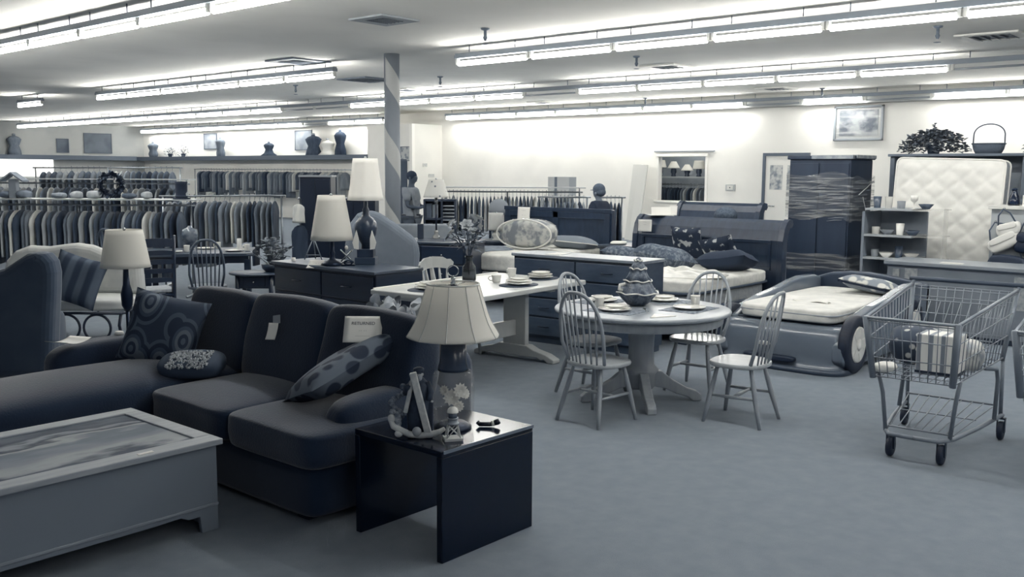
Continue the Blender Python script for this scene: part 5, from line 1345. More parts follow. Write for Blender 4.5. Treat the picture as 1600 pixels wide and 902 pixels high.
# draped armchair, pale settee, bookcase and cabinets between the dressers
dc = thing('armchair', 'grey draped armchair with a sloping arm behind the urn lamp', 'armchair', (7.0, 8.12, 0), FRONTAL)
dcm = mat('grey_drape', .50, .9, .46, scale=3)
slab('backrest', [(-.34, .1), (-.34, .95), (-.30, 1.16), (-.20, 1.29), (-.08, 1.34), (.04, 1.30), (.20, 1.20), (.36, 1.08), (.46, 1.0), (.48, .85), (.44, .1)], 0, .2, dc, dcm, .08)
MB().soft((.05, .42, .36), (.66, .66, .24), 5, 8).build('seat_cushion', dcm, dc); MB().soft((.05, .40, .16), (.72, .7, .30), 8, 8).build('seat_base', dcm, dc)
for x in (-.32, .42): MB().soft((x, .42, .42), (.16, .66, .5), 4, 8).build('arm', dcm, dc)
ls = thing('headboard', 'pale grey upholstered headboard standing behind the black dresser with knobs', 'headboard', (9.72, 10.08, 0), FRONTAL)
lsm = mat('pale_grey_cloth', .60, .9, .55, scale=4)
slab('panel', [(-.55, .1), (-.55, .96), (-.50, 1.0), (.22, 1.0), (.28, .97), (.46, .72), (.5, .55), (.5, .1)], 0, .12, ls, lsm, .04)
for x in (-.45, .4): MB().box((x, 0, .09), (.07, .05, .18)).build('leg', espresso, ls)
bxd = MB().box((0, 0, .1), (.08, .06, .20)).build('speaker_box', mat('dark_box', .16, .5), loc=(8.98, 9.5, .85), rz=FRONTAL, bevel=.004); tag(bxd, 'small upright dark box on the black dresser with knobs', 'box')
bc = thing('bookcase', 'dark open bookcase stuffed with stacked goods, right of the man in the grey shirt', 'bookcase', (10.24, 10.38, 0), FRONTAL)
b = MB()
for x in (-.24, .02, .22): b.box((x, 0, .67), (.03, .30, 1.34))
for z in (.05, .40, .75, 1.05, 1.33): b.box((-.01, 0, z), (.48, .30, .03))
b.box((-.01, .14, .67), (.48, .02, 1.32)); b.build('shelving', mat('bookcase_wood', .20, .5), bc)
rnd = random.Random(15)
for j, z in enumerate((.066, .416, .766, 1.066)):
    x = -.22
    for k in range(2):
        h_ = rnd.uniform(.14, .22); o = MB().box((0, 0, h_ / 2), (.085, .2, h_)).build('storage_tin', mat('tin_%d' % (k % 3), (.34, .48, .22)[k % 3], .5))
        o.parent = None; c_, s_ = math.cos(FRONTAL), math.sin(FRONTAL); xx, yy = x + .045, -.02
        o.location = (10.24 + xx * c_ - yy * s_, 10.38 + xx * s_ + yy * c_, z); o.rotation_euler = (0, 0, FRONTAL)
        tag(o, 'tin standing %s from the left on the %s shelf of the dark bookcase' % (nth(k + 1), ('lowest', 'second lowest', 'third', 'topmost')[j]), 'tin', 'tins on the bookcase'); x += .097
b = MB()
for k in range(16): b.tube([(.04, -.17, .45 + .053 * k), (.21, -.17, .45 + .053 * k)], .010, 5)
b.build('wire_rungs', mat('rung_pale', .60, .4), bc)
def armoire(label, loc, w_, d_, h_, rz, top=None):
    c = thing('cabinet', label, 'cabinet', loc, rz)
    MB().b2((-w_ / 2, 0, .04), (w_ / 2, d_, h_ - .03)).build('carcass', mat('black_cabinet', .09, .35), c, bevel=.004)
    MB().b2((-w_ / 2 - .02, -.02, h_ - .03), (w_ / 2 + .02, d_, h_)).build('top', top or espr_top_sheen, c, bevel=.004)
    for s in (-1, 1):
        x0, x1 = (-w_ / 2 + .01, -.006) if s < 0 else (.006, w_ / 2 - .01)
        do = MB().b2((x0, -.015, .08), (x1, 0, h_ - .06)).build('door', mat('black_cabinet', .09, .35), c, bevel=.003)
        MB().ell((s * .03, -.025, h_ * .55), .012, 8, 6).build('knob', chrome, do)
    MB().b2((-w_ / 2 + .02, .02, 0), (w_ / 2 - .02, d_ - .02, .04)).build('plinth', dark_h, c)
armoire('black two-door cabinet right behind the urn lamp', (8.85, 10.75, 0), .62, .4, 1.37, FRONTAL)
armoire('tall black cabinet with a pale top edge beyond the tapered white lamp', (8.95, 11.75, 0), .46, .4, 1.69, FRONTAL, mat('pale_edge_top', .62, .4))
# ================================================================== CLOTHES RACKS
def garment(seed, L_, W, th):
    rnd = random.Random(seed); b = MB(); vs_ = []; fs_ = []
    lev = [(0, .05, .3), (-.03, .12, .5), (-.06, W * .72, .75), (-.10, W * .92, 1), (-.18, W, 1.1), (-.32, W * .95, 1), (-L_ * .6, W * .97, 1), (-L_ * .85, W, 1.05), (-L_, W * 1.02, 1.0)]
    n = 14; p1, p2 = rnd.uniform(0, 6), rnd.uniform(0, 6)
    for z, w_, t in lev:
        for k in range(n):
            a = 2 * PI * k / n
            y = w_ * math.copysign(abs(math.cos(a)) ** .7, math.cos(a)); x = th * t * math.copysign(abs(math.sin(a)) ** .6, math.sin(a))
            x += .012 * math.sin(9 * y + p1 + z * 3) * t * (1 if z < -.15 else .3)
            vs_.append((x, y, z + .01 * math.sin(5 * y + p2)))
    m_ = len(lev)
    for j in range(m_ - 1):
        for k in range(n): fs_.append((j * n + k, (j + 1) * n + k, (j + 1) * n + (k + 1) % n, j * n + (k + 1) % n))
    fs_.append(tuple(range(n))); fs_.append(tuple((m_ - 1) * n + k for k in range(n - 1, -1, -1)))
    b.add(vs_, fs_, True)
    b.tube([(0, 0, -.02), (0, 0, .03), (0, .028, .058), (0, .028, .09), (0, 0, .116), (0, -.026, .098)], .004, 5)
    return b.mesh('garment', None)
GM = [garment(1, .62, .21, .026), garment(2, .70, .22, .03), garment(3, .95, .20, .03), garment(4, .84, .23, .036)]
GT = [('navy', .17), ('charcoal', .25), ('slate', .33), ('steel grey', .42), ('mid grey', .51), ('pale grey', .63), ('off-white', .80)]
GMAT = [mat('cloth_' + n.replace(' ', '_').replace('-', '_'), v, .9, v + .06, kind='noise', scale=9, stretch=(1, 1, .3)) for n, v in GT]
KIND = ['shirt', 'jacket', 'dress', 'coat']
for g in GM: g.materials.append(GMAT[0])
def rack(label, A, B, n, seed, gname, wts, feet=True, shelf=None, over=.0):
    A = Vector(A); B = Vector(B); d = (B - A); rz = math.atan2(d.y, d.x); Lr = Vector((d.x, d.y, 0)).length
    r = thing('clothes_rack', label, 'clothes rack', (A.x, A.y, 0), rz)
    met = mat('rack_chrome', .62, .3, metal=.8)
    MB().tube([(-.06, 0, A.z + .065), (Lr + .06, 0, B.z + .065)], .014, 8).build('rail', met, r)
    for x in ((.0, Lr) if Lr < 2.6 else (0, Lr / 2, Lr)):
        MB().tube([(x, 0, A.z + .065 + (B.z - A.z) * x / Lr), (x, 0, .0)], .016, 8).build('post', met, r)
        MB().tube([(x, -.3, .02), (x, .3, .02)], .018, 8).build('foot', met, r)
    if shelf: MB().box((Lr / 2, 0, A.z + .065 + shelf), (Lr + .2, .42, .018)).build('top_shelf', mat('rack_shelf', .70, .3), r); MB().tube([(0, 0, A.z + .06), (0, 0, A.z + .065 + shelf)], .012, 6).build('riser', met, r); MB().tube([(Lr, 0, A.z + .06), (Lr, 0, A.z + .065 + shelf)], .012, 6).build('riser', met, r)
    rnd = random.Random(seed); prev = -1
    for k in range(n):
        t = .035 + .93 * (k + .5) / n; p = A.lerp(B, t)
        ti = rnd.choices(range(7), wts)[0]
        if ti == prev: ti = rnd.choices(range(7), wts)[0]
        prev = ti
        ki = rnd.randrange(4)
        o = bpy.data.objects.new(KIND[ki], GM[ki]); COL.objects.link(o)
        o.material_slots[0].link = 'OBJECT'; o.material_slots[0].material = GMAT[ti]
        o.location = (p.x, p.y, p.z - .01 - rnd.uniform(0, .012)); o.rotation_euler = (0, 0, rz + rnd.uniform(-.10, .10)); s = rnd.uniform(.97, 1.03); o.scale = (s * rnd.uniform(.7, .95), s, s)
        tag(o, '%s %s, %s hanger from the left on %s' % (GT[ti][0], KIND[ki], nth(k + 1), gname), KIND[ki], 'clothes on ' + gname)
DKW = (4, 5, 6, 5, 4, 2, 1); MDW = (1, 2, 4, 6, 6, 4, 2); LTW = (3, 3, 4, 5, 5, 4, 3)
rack('front-left clothes rack with a cluttered top shelf, behind the white settee', (5.05, 14.55, 1.20), (7.15, 12.20, 1.20), 40, 1, 'the front-left rack', DKW, shelf=.08)
rack('clothes rack beyond the dark dining table', (7.40, 13.40, 1.30), (8.55, 12.05, 1.32), 22, 2, 'the rack beyond the dark table', DKW)
rack('grey clothes rack in the second row at the far left', (6.6, 19.9, 1.43), (9.6, 16.5, 1.43), 40, 3, 'the second-row rack', MDW, shelf=.08)
rack('clothes rack far back at the left, under the square poster', (9.4, 22.6, 1.72), (11.6, 20.2, 1.74), 24, 4, 'the far-back left rack', MDW)
rack('clothes hanging rail under the far wall ledge', (21.1, 35.6, 1.72), (21.1, 25.6, 1.72), 48, 5, 'the rail under the ledge', MDW)
rack('long rack of pale clothes along the bright wall, right of the man', (12.30, 12.62, 1.33), (14.05, 10.66, 1.33), 36, 6, 'the bright-wall rack', LTW, shelf=.08)
rack('short clothes rack in front of the person in a cap', (12.10, 9.95, 1.29), (12.60, 9.40, 1.29), 11, 7, 'the short rack', LTW)
rack('rack end of dark jackets beside the person in a cap', (12.74, 9.24, 1.29), (12.98, 8.98, 1.29), 5, 9, 'the dark jacket rack', (5, 5, 2, 0, 0, 0, 0))
o = bpy.data.objects.new('shirt', GM[0]); COL.objects.link(o); o.material_slots[0].link = 'OBJECT'; o.material_slots[0].material = GMAT[6]
o.location = (8.10, 11.02, 1.30); o.rotation_euler = (0, 0, FRONTAL + PI / 2); o.scale = (.7, .42, .42)
tag(o, 'small off-white shirt shown face-on on the outfit stand left of the tapered lamp', 'shirt')
o = bpy.data.objects.new('trousers', GM[2]); COL.objects.link(o); o.material_slots[0].link = 'OBJECT'; o.material_slots[0].material = GMAT[0]
o.location = (8.14, 11.06, 1.0); o.rotation_euler = (0, 0, FRONTAL + PI / 2); o.scale = (.7, .6, .8)
tag(o, 'small navy trousers below the face-on shirt on the outfit stand', 'trousers')
os_ = thing('outfit_stand', 'slim stand holding the small face-on shirt and trousers', 'stand', (8.22, 11.14, 0))
MB().tube([(0, 0, 0.02), (0, 0, 1.36), (-.05, -.05, 1.38), (-.12, -.12, 1.37)], .012, 7).build('pole', mat('rack_chrome', .62, .3, metal=.8), os_); MB().lathe([(.2, 0), (.2, .02), (.02, .03)], 20).build('base', darkmetal, os_)
# things lying along the top shelf of the front-left rack
rnd = random.Random(33)
A = Vector((5.05, 14.55, 0)); B = Vector((7.15, 12.20, 0)); zsh = 1.20 + .065 + .08 + .010
def soft_item(name, cat, label, p, s, ti, seed, rz=FRONTAL):
    o = MB().soft((0, 0, s[2] / 2), s, 2.6, 8, amp=.10, seed=seed).build(name, GMAT[ti], loc=p, rz=rz); tag(o, label, cat, 'goods on the front-left rack shelf' if 'front-left' in label else None)
for k in range(13):
    t = (k + .5) / 13; p = A.lerp(B, t)
    nm, cat, s = [('handbag', 'bag', (.17, .14, .15)), ('folded_sweater', 'clothes', (.19, .22, .08)), ('shoe', 'shoe', (.12, .26, .10)), ('hat', 'hat', (.18, .2, .11))][k % 4]
    if k in (4, 8, 11): continue
    ti = rnd.randrange(1, 6)
    soft_item(nm, cat, '%s %s lying %s along the front-left rack shelf' % (GT[ti][0], nm.replace('_', ' '), nth(k + 1)), (p.x, p.y, zsh), s, ti, 50 + k)
p = A.lerp(B, 8.5 / 13)
wr = thing('wreath', 'dark round wreath propped on the front-left rack shelf', 'wreath', (p.x, p.y, zsh), FRONTAL)
b = MB(); rnd = random.Random(6)
for k in range(240):
    a = rnd.uniform(0, 6.28); leafblade(b, (.145 * math.cos(a), rnd.uniform(-.03, .03), .19 + .145 * math.sin(a)), .07, .04, rnd.uniform(0, 6.28), rnd.uniform(-1.2, 1.2), .006)
b.build('foliage', mat('dark_wreath', .17, .8, .26, scale=20), wr)
MB().tube([(.145 * math.cos(t * PI / 12), 0, .19 + .145 * math.sin(t * PI / 12)) for t in range(24)], .022, 7, True).build('ring', mat('wreath_core', .14, .9), wr)
p = A.lerp(B, 4.5 / 13)
tl = thing('birdhouse', 'pale tent-roofed birdhouse on the front-left rack shelf', 'birdhouse', (p.x - .25, p.y + .28, zsh), FRONTAL)
MB().box((0, 0, .13), (.10, .10, .26)).build('body', mat('birdhouse_grey', .56, .7), tl, bevel=.004)
MB().prism([(-.17, .24), (0, .36), (.17, .24), (.16, .225), (0, .335), (-.16, .225)], -.09, .09, 'y').build('roof', mat('birdhouse_roof', .50, .7), tl)
p = A.lerp(B, 11.9 / 13)
th_ = thing('top_hat', 'black top hat at the right end of the front-left rack shelf', 'hat', (7.06, 12.28, zsh))
MB().lathe([(.115, 0), (.12, .012), (.08, .02), (.078, .2), (.088, .24), (0, .245)], 24, cap=False).build('crown', mat('black_felt', .08, .9), th_); MB().tube([(.081 * math.cos(t * PI / 12), .081 * math.sin(t * PI / 12), .04) for t in range(24)], .008, 6, True).build('band', mat('hat_band', .2, .7), th_)
# ledge display: torso forms, plants, posters
def form(label, y, z, wd, h, m, flare=.9, headless=True):
    f = thing('dress_form', label, 'dress form', (21.28, y, z)); f.scale = (.6, 1, 1)
    MB().lathe([(wd * flare, 0), (wd * .85, h * .2), (wd * .62, h * .45), (wd * .85, h * .65), (wd * .95, h * .78), (wd * .6, h * .9), (wd * .22, h * .94), (wd * .2, h)], 16, f=lambda t, zz: .75 + .25 * abs(math.sin(t))).build('garment', m, f)
    MB().lathe([(wd * .19, h), (wd * .2, h + .04), (0, h + .06)], 12, cap=False).build('neck_cap', mat('form_cap', .6, .5), f)
ZS = 2.30
form('grey dress form on the far ledge, leftmost of the displayed garments', 39.2, ZS, .36, .62, GMAT[3], .7)
form('slate dress form on the far ledge, right of the small portrait poster', 33.95, ZS, .30, .72, GMAT[3], .8)
form('dark flared dress on the far ledge, alone in mid wall', 30.7, ZS, .30, .50, GMAT[1], 1.5)
form('dark jacket with an open front, on the far ledge near the alcove', 28.0, ZS, .42, .72, GMAT[1], .95)
form('white flared gown on the far ledge beside the dark jacket', 27.2, ZS, .36, .52, mat('gown_white', .90, .8), 1.3)
form('tall dark dress on the far ledge, nearest the alcove', 26.5, ZS, .30, .85, GMAT[0], .9)
bush('rounded grey plant on the far ledge, right of the leftmost dress form', (21.22, 37.7, ZS), (.28, .40, .34), 110, 31)
bush('pointed grey plant on the far ledge beside the rounded one', (21.25, 36.7, ZS), (.2, .26, .42), 90, 32)
form('dim dress form on the end wall ledge at the left edge', 0, ZS + .02, .36, .78, GMAT[3], .9)
bpy.data.objects['dress_form.006'].location = (16.0, 40.33, 2.32); bpy.data.objects['dress_form.006'].scale = (1, .6, 1)
def poster(label, wall, u0, u1, z0, z1, m, frame=None):
    if wall == 'end': a, c = (u0, 40.57, z0), (u1, 40.598, z1)
    else: a, c = (21.57, u0, z0), (21.598, u1, z1)
    f = thing('poster', label, 'poster', (0, 0, 0))
    MB().b2(a, c).build('print', m, f)
    b = MB(); e = .03
    if wall == 'end':
        for q in (((u0 - e, 40.555, z0 - e), (u1 + e, 40.59, z0)), ((u0 - e, 40.555, z1), (u1 + e, 40.59, z1 + e)), ((u0 - e, 40.555, z0), (u0, 40.59, z1)), ((u1, 40.555, z0), (u1 + e, 40.59, z1))): b.b2(*q)
    else:
        for q in (((21.555, u0 - e, z0 - e), (21.59, u1 + e, z0)), ((21.555, u0 - e, z1), (21.59, u1 + e, z1 + e)), ((21.555, u0 - e, z0), (21.59, u0, z1)), ((21.555, u1, z0), (21.59, u1 + e, z1))): b.b2(*q)
    b.build('frame', mat('poster_frame', .4, .5), f)
pgrey = mat('poster_dark', .36, .6, .46, scale=1.5, detail=2); pmid = mat('poster_mid', .52, .6, .62, scale=2.5)
poster('large dark square poster on the end wall', 'end', 18.95, 20.1, 2.46, 3.25, pgrey)
poster('small dark poster left of the large square one on the end wall', 'end', 17.8, 18.25, 2.46, 2.98, pgrey)
poster('grey portrait poster on the far wall, left of the slate dress form', 'far', 34.7, 35.6, 2.62, 3.2, pmid)
poster('pale mottled poster on the far wall, left of the dark jacket', 'far', 28.5, 29.45, 2.52, 3.18, pmid)
# ================================================================== PEOPLE
def skin_obj(name, J, E2, m, parent, root, sub=2):
    names = list(J); me = bpy.data.meshes.new(name)
    me.from_pydata([J[n][:3] for n in names], [(names.index(a), names.index(b_)) for a, b_ in E2], [])
    me.materials.append(m)
    o = bpy.data.objects.new(name, me); COL.objects.link(o); o.parent = parent
    sk = o.modifiers.new('skin', 'SKIN'); sk.use_smooth_shade = True
    if not me.skin_vertices: 
        bpy.context.view_layer.objects.active = o
    for n, d in zip(names, me.skin_vertices[0].data):
        r = J[n][3]; d.radius = (r if not isinstance(r, tuple) else r[0], r if not isinstance(r, tuple) else r[1]); d.use_root = (n == root)
    ss = o.modifiers.new('sub', 'SUBSURF'); ss.levels = sub; ss.render_levels = sub
    for p_ in me.polygons: p_.use_smooth = True
    return o
def person(label, loc, rz, skin, shirt, trousers, hair, arms, sleeve=.55, cap=None, bulk=1, sc=1):
    r = thing('person', label, 'person', loc, rz); r.scale = (sc, sc, sc)      # faces +X
    J = {'pelvis': (0, 0, .96, .12), 'waist': (0, 0, 1.10, .115), 'chest': (.01, 0, 1.30, .125), 'neckb': (.0, 0, 1.46, .07), 'neck': (.015, 0, 1.53, .055),
         'skull': (.03, 0, 1.635, .088), 'crown': (.025, 0, 1.70, .078), 'jaw': (.075, 0, 1.575, .045), 'nose': (.128, 0, 1.625, .014)}
    E2 = [('pelvis', 'waist'), ('waist', 'chest'), ('chest', 'neckb'), ('neckb', 'neck'), ('neck', 'skull'), ('skull', 'crown'), ('skull', 'jaw'), ('skull', 'nose')]
    for s, n in ((1, 'l'), (-1, 'r')):
        el, wr_, ha = arms[n]
        J[n + 'sh'] = (0, s * .17, 1.41, .062); J[n + 'el'] = (*el, .042); J[n + 'wr'] = (*wr_, .028); J[n + 'ha'] = (*ha, .034)
        E2 += [('chest', n + 'sh'), (n + 'sh', n + 'el'), (n + 'el', n + 'wr'), (n + 'wr', n + 'ha')]
        d = (Vector(ha) - Vector(wr_)).normalized(); side_ = d.cross(Vector((0, 0, 1))).normalized()
        for k in range(4):
            q = Vector(ha) + side_ * (.012 * (k - 1.5) * 1.6) + d * .03; e = q + d * (.05, .058, .055, .042)[k] + Vector((0, 0, -.025))
            J[n + 'f%d' % k] = (*q, .010); J[n + 'g%d' % k] = (*e, .008); E2 += [(n + 'ha', n + 'f%d' % k), (n + 'f%d' % k, n + 'g%d' % k)]
        q = Vector(ha) - side_ * s * -.035 + d * .01; J[n + 'th'] = (*q, .011); e = q + d * .035; J[n + 'ti'] = (*e, .009); E2 += [(n + 'ha', n + 'th'), (n + 'th', n + 'ti')]
        J[n + 'hip'] = (0, s * .085, .90, .095); J[n + 'kn'] = (.02, s * .10, .50, .058); J[n + 'an'] = (-.02, s * .11, .10, .04); J[n + 'to'] = (.12, s * .125, .045, .036)
        E2 += [('pelvis', n + 'hip'), (n + 'hip', n + 'kn'), (n + 'kn', n + 'an'), (n + 'an', n + 'to')]
    skin_obj('body', J, E2, skin, r, 'pelvis')
    K = {'hem': (0, 0, .93, (.155, .155 * bulk)), 'waist': (0, 0, 1.08, (.15, .15 * bulk)), 'chest': (.01, 0, 1.30, (.158, .165 * bulk)), 'collar': (0, 0, 1.45 if not cap else 1.50, .09 if not cap else .105)}
    F2 = [('hem', 'waist'), ('waist', 'chest'), ('chest', 'collar')]
    for s, n in ((1, 'l'), (-1, 'r')):
        el, wr_, ha = arms[n]; S_ = Vector((0, s * .175, 1.405)); e = S_.lerp(Vector(el), min(1, sleeve))
        K[n + 's'] = (*S_, .082 if not cap else .105); K[n + 'e'] = (*e, .072); F2 += [('chest', n + 's'), (n + 's', n + 'e')]
        if sleeve >= 1: K[n + 'w'] = (*Vector(el).lerp(Vector(wr_), .9), .05); F2 += [(n + 'e', n + 'w')]
    skin_obj('shirt', K, F2, shirt, r, 'waist')
    T = {'seat': (0, 0, .93, .145)}; G2 = []
    for s, n in ((1, 'l'), (-1, 'r')):
        T[n + 'h'] = (0, s * .09, .86, .11); T[n + 'k'] = (.02, s * .10, .5, .08); T[n + 'c'] = (-.02, s * .11, .12, .065); G2 += [('seat', n + 'h'), (n + 'h', n + 'k'), (n + 'k', n + 'c')]
    skin_obj('trousers', T, G2, trousers, r, 'seat')
    b = MB(); b.tube([(.165 * math.cos(t * PI / 12), .155 * math.sin(t * PI / 12), .97) for t in range(24)], .014, 6, True); b.build('belt', mat('belt_black', .06, .5), r)
    for s in (-1, 1):
        MB().soft((.05, s * .122, .04), (.27, .10, .08), 3, 8).build('shoe', mat('shoe_black', .08, .5), r)
        b = MB(); b.ell((.02, s * .088, 1.625), (.022, .012, .032), 8, 6); b.build('ear', skin, r)
        b = MB(); b.ell((.106, s * .034, 1.645), (.010, .012, .009), 8, 6); b.build('eye', mat('eye_dark', .1, .3), r)
    b = MB(); b.ell((.112, 0, 1.578), (.008, .024, .006), 8, 5); b.build('mouth', mat('lip', .25, .6), r)
    b = MB(); b.ell((.012, 0, 1.675), (.098, .090, .092), 16, 10); b.build('hair', hair, r)
    if cap:
        b = MB(); b.ell((.01, 0, 1.70), (.118, .105, .105), 18, 10); b.soft((.12, 0, 1.685), (.12, .14, .014), 3, 8); b.ell((-.03, 0, 1.65), (.09, .098, .08), 14, 8); b.build('cap', cap, r)
    return r
skm = mat('skin_tone', .33, .6)
person('man in a grey short-sleeved shirt standing behind the pillar, looking at something in his hands', (12.02, 12.96, 0), FRONTAL - .35, skm, mat('grey_shirt', .60, .85, .55, scale=9), mat('grey_trousers', .42, .85), mat('cropped_hair', .18, .9),
       {'l': ((.04, .24, 1.13), (.24, .15, 1.10), (.31, .11, 1.13)), 'r': ((.04, -.24, 1.13), (.24, -.15, 1.10), (.31, -.11, 1.13))}, .75, bulk=1.15)
c_ = thing('notebook', 'small dark pad in the hands of the man in the grey shirt', 'notebook', (12.02 + .40 * math.cos(FRONTAL - .35), 12.96 + .40 * math.sin(FRONTAL - .35), 1.155), FRONTAL - .35)
MB().box((0, 0, 0), (.13, .19, .018), R=Euler((0, -.4, 0))).build('cover', mat('dark_pad', .16, .6), c_); MB().box((-.004, 0, .011), (.12, .18, .003), R=Euler((0, -.4, 0))).build('page', paper, c_)
person('person in a grey peaked cap and dark jacket facing left among the racks', (12.22, 8.88, 0), FRONTAL + PI - .75, mat('skin_tone_light', .46, .6), mat('dark_jacket_cloth', .11, .85), mat('dark_trousers', .12, .9), mat('grey_hair', .4, .9),
       {'l': ((.0, .24, 1.13), (.12, .20, .92), (.16, .19, .85)), 'r': ((.0, -.24, 1.13), (.12, -.20, .92), (.16, -.19, .85))}, 1.0, cap=mat('grey_cap', .34, .9, .38, scale=20), sc=.88)
# ================================================================== WALL FITTINGS
ac = thing('appliance_box', 'pale appliance carton with a dark stripe, standing above the racks by the bright wall', 'box', (16.0, 12.6, 1.26), FRONTAL)
MB().box((0, 0, .20), (.58, .34, .40)).build('carton', mat('carton_pale', .74, .6), ac, bevel=.006); MB().box((-.14, 0, .20), (.055, .345, .39)).build('stripe_band', mat('carton_stripe', .45, .6), ac)
MB().box((.21, -.171, .2), (.14, .004, .38)).build('side_label', mat('carton_label', .64, .6), ac)
o = MB().lathe([(.35, 0), (.35, .02), (.3, .04), (.3, 1.22), (.36, 1.24), (.36, 1.26)], 4).build('display_plinth', white, loc=(16.0, 12.6, 0), rz=FRONTAL + PI / 4); tag(o, 'white plinth under the appliance carton by the bright wall', 'plinth')
for k, (y, x) in enumerate(((14.25, 20.95), (13.98, 20.75))):
    o = MB().box((0, 0, 1.0), (.05, .26, 2.0)).build('wall_panel', mat('panel_white', .84, .5), loc=(x, y, 0), bevel=.006); o.rotation_euler = (0, math.radians(10 + 2 * k), 0)
    tag(o, ('white panel leaning on the wall, left one of the pair', 'white panel leaning on the wall, right one of the pair')[k], 'panel')
tm = thing('thermostat', 'small beige thermostat on the bright wall right of the pass-through opening', 'thermostat', (21.6, 11.69, 1.40))
MB().b2((-.03, -.13, -.08), (0, .13, .08)).build('plate', mat('thermostat_plate', .74, .5), tm, bevel=.006); MB().b2((-.045, -.085, -.05), (-.03, .085, .05)).build('cover', mat('thermostat_cover', .88, .4), tm, bevel=.004); MB().ell((-.047, 0, .0), (.006, .015, .015), 8, 6).build('dial', darkmetal, tm)
pc = thing('framed_picture', 'large framed landscape print high on the wall above the wrapped wardrobe', 'picture', (0, 0, 0))
ya, yb, za, zb = 7.98, 9.10, 2.50, 3.28
b = MB()
for q in (((21.52, ya, za), (21.6, yb, za + .05)), ((21.52, ya, zb - .05), (21.6, yb, zb)), ((21.52, ya, za), (21.6, ya + .05, zb)), ((21.52, yb - .05, za), (21.6, yb, zb))): b.b2(*q)
b.build('frame', mat('picture_frame_grey', .62, .35), pc, bevel=.01)
MB().b2((21.57, ya + .05, za + .05), (21.595, yb - .05, zb - .05)).build('mount', mat('picture_mount', .76, .6), pc)
MB().b2((21.56, ya + .12, za + .11), (21.572, yb - .12, zb - .10)).build('print', mat('landscape_print', .68, .5, .34, scale=3.2, stretch=(1, 1, 1.6), lo=.42, hi=.62), pc)
MB().b2((21.545, ya + .05, za + .05), (21.55, yb - .05, zb - .05)).build('glass', mat('picture_glass', .9, .03, alpha=.05), pc)
sg = thing('wall_sign', 'small square grey notice on the alcove wall above the dark doorway', 'sign', (20.3, 22.1, 2.29))
MB().b2((-.02, -.22, -.20), (0, .22, .20)).build('plate', mat('sign_plate', .55, .6, .75, kind='voronoi', scale=9, lo=.3, hi=.5), sg)
b = MB()
for q in (((-.03, -.24, -.22), (0, .24, -.20)), ((-.03, -.24, .20), (0, .24, .22)), ((-.03, -.24, -.20), (0, -.22, .20)), ((-.03, .22, -.20), (0, .24, .20))): b.b2(*q)
b.build('frame', mat('poster_frame', .4, .5), sg)
d2 = MB().b2((20.27, 22.05, 0), (20.32, 22.95, 2.12)).build('door_2', mat('dark_doorway', .30, .7)); d2['kind'] = 'structure'
for k, (y, z) in enumerate(((21.836, 1.95), (21.836, 1.62))):
    o = MB().b2((20.75 + .25 * k, 21.825, z - .05), (20.93 + .3 * k, 21.84, z + .05)).build('notice', mat('faint_notice', .74, .7, .84, scale=30)); tag(o, ('little notice taped on the side of the alcove wall', 'second little notice on the alcove wall, below and right')[k], 'notice')
# lamps on a shelf in the back room, seen through the opening
o = MB().b2((22.3, 11.4, 1.62), (22.75, 15.0, 1.66)).build('lamp_shelf', mat('rack_shelf', .70, .3)); tag(o, 'pale shelf of lamps seen through the pass-through opening', 'shelf')
def base_jar(c): MB().lathe([(.06, 0), (.07, .02), (.05, .05), (.08, .12), (.07, .2), (.02, .24), (.015, .3)], 16).build('base', mat('dark_lamp_jar', .2, .4), c)
for k, y in enumerate((14.32, 13.90, 13.48, 13.12)):
    cone_lamp('table lamp with a white shade, %s from the left on the shelf through the opening' % nth(k + 1), (22.5, y, 1.66), .17, (.12, .07, .06, .13)[k], (.24, .22, .16, .2)[k], (.44, .40, .32, .42)[k], base_jar, linen)
rack('dark clothes rack under the lamp shelf, seen through the pass-through opening', (22.5, 14.6, 1.38), (22.5, 12.2, 1.38), 22, 11, 'the back-room rack', DKW)
fill_tube = thing('fluorescent_light', 'added unseen tube fixture that lights the back room behind the pass-through opening', 'ceiling light', (22.4, 13.2, -.15))  # added to brighten the back room; no fixture is seen there
for nm, key in (('housing', 'h'), ('tube', 'on')):
    o = bpy.data.objects.new(nm, ME[key]); COL.objects.link(o); o.parent = fill_tube
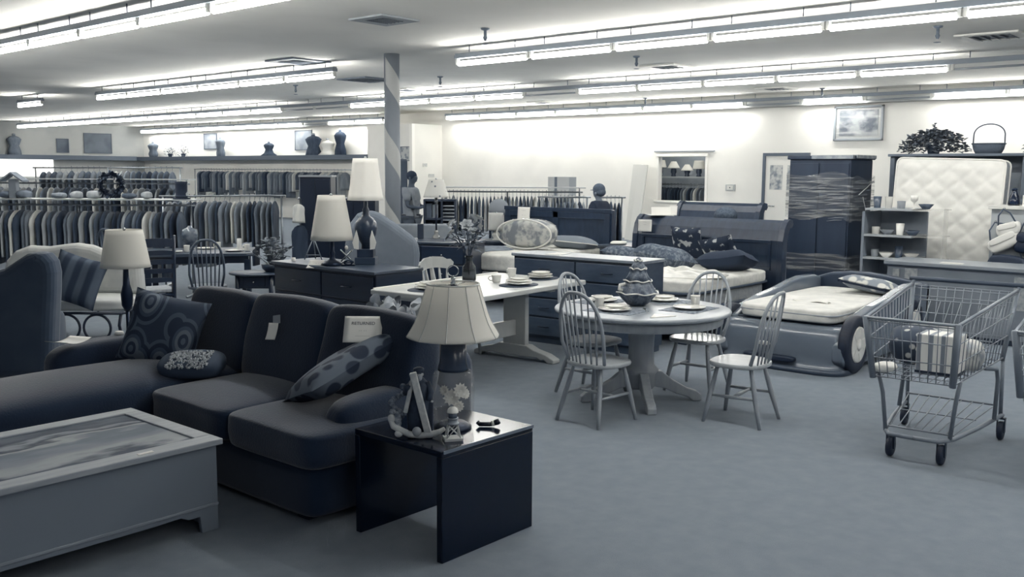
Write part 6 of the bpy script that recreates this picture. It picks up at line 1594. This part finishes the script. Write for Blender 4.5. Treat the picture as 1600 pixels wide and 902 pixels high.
# ================================================================== CEILING FITTINGS
vf = mat('vent_frame', .90, .5); vg = mat('vent_grille', .45, .6, .58, kind='stripe', scale=10, stretch=(1, 1, 1))
def vent(label, x, y, m_in=None, sz=.62, mf=None):
    v = thing('ceiling_vent', label, 'vent', (x, y, H), 0, 'ceiling vents'); s = sz / 2; b = MB()
    for q in (((-s, -s, -.025), (s, -s + .14, 0)), ((-s, s - .14, -.025), (s, s, 0)), ((-s, -s + .14, -.025), (-s + .14, s - .14, 0)), ((s - .14, -s + .14, -.025), (s, s - .14, 0))): b.b2(*q)
    b.build('frame', mf or vf, v, bevel=.004)
    b = MB()
    for k in range(5):
        y_ = -s + .17 + k * (sz - .34) / 4; b.box((0, y_, -.02), (sz - .28, .05, .006), R=Euler((.5, 0, 0)))
    b.b2((-s + .13, -s + .13, -.01), (s - .13, s - .13, -.004)); b.build('louvres', vg, v)
mfd = mat('vent_frame_grey', .66, .6)
vent('square ceiling vent at top centre, above the gap in the lights', 8.1, 9.2, sz=.62, mf=mfd)
vent('dark ceiling vent left of centre, before the second row of lights', 10.2, 13.8, sz=.8, mf=mat('vent_frame_dark', .42, .6))
vent('small dark ceiling vent beside the end of the second row of lights', 13.1, 15.4, sz=.9, mf=mat('vent_frame_dark', .42, .6))
vent('white ceiling vent right of the pillar top', 15.3, 16.6, sz=.62)
vent('white ceiling vent between the second and third rows of lights', 14.75, 9.30, sz=.70)
vent('small white ceiling vent near the far wall, above the bright-wall rack', 20.2, 16.6, sz=.62)
vent('white ceiling vent at the far right, under the second row of lights', 14.25, 3.85, sz=.80)
vent('white ceiling vent near the far wall, above the door', 20.0, 9.8, sz=.7)
def sprinkler(label, x, y):
    s = thing('sprinkler', label, 'sprinkler', (x, y, H), 0, 'ceiling sprinklers')
    MB().lathe([(.06, 0), (.055, -.02), (.02, -.03), (.02, -.10), (.03, -.12), (.015, -.16)][::-1], 14).build('body', mat('sprinkler_grey', .42, .4), s); MB().lathe([(.004, -.21), (.045, -.205), (.045, -.20), (.004, -.195)], 14).build('deflector', mat('sprinkler_grey', .42, .4), s)
for lab, x, y in (('ceiling sprinkler above the left end of the second row of lights, top centre', 9.45, 8.75), ('ceiling sprinkler beside the white vent between the second and third rows', 13.2, 8.9), ('ceiling sprinkler at the right between the second and third rows', 12.9, 4.15),
                  ('ceiling sprinkler just right of the pillar top', 13.6, 13.8), ('ceiling sprinkler near the far wall above the bright-wall rack', 20.6, 13.6), ('ceiling sprinkler left of the pillar beyond the second row of lights', 13.0, 17.7), ('ceiling sprinkler near the far wall, left of the framed picture', 20.6, 9.0)): sprinkler(lab, x, y)
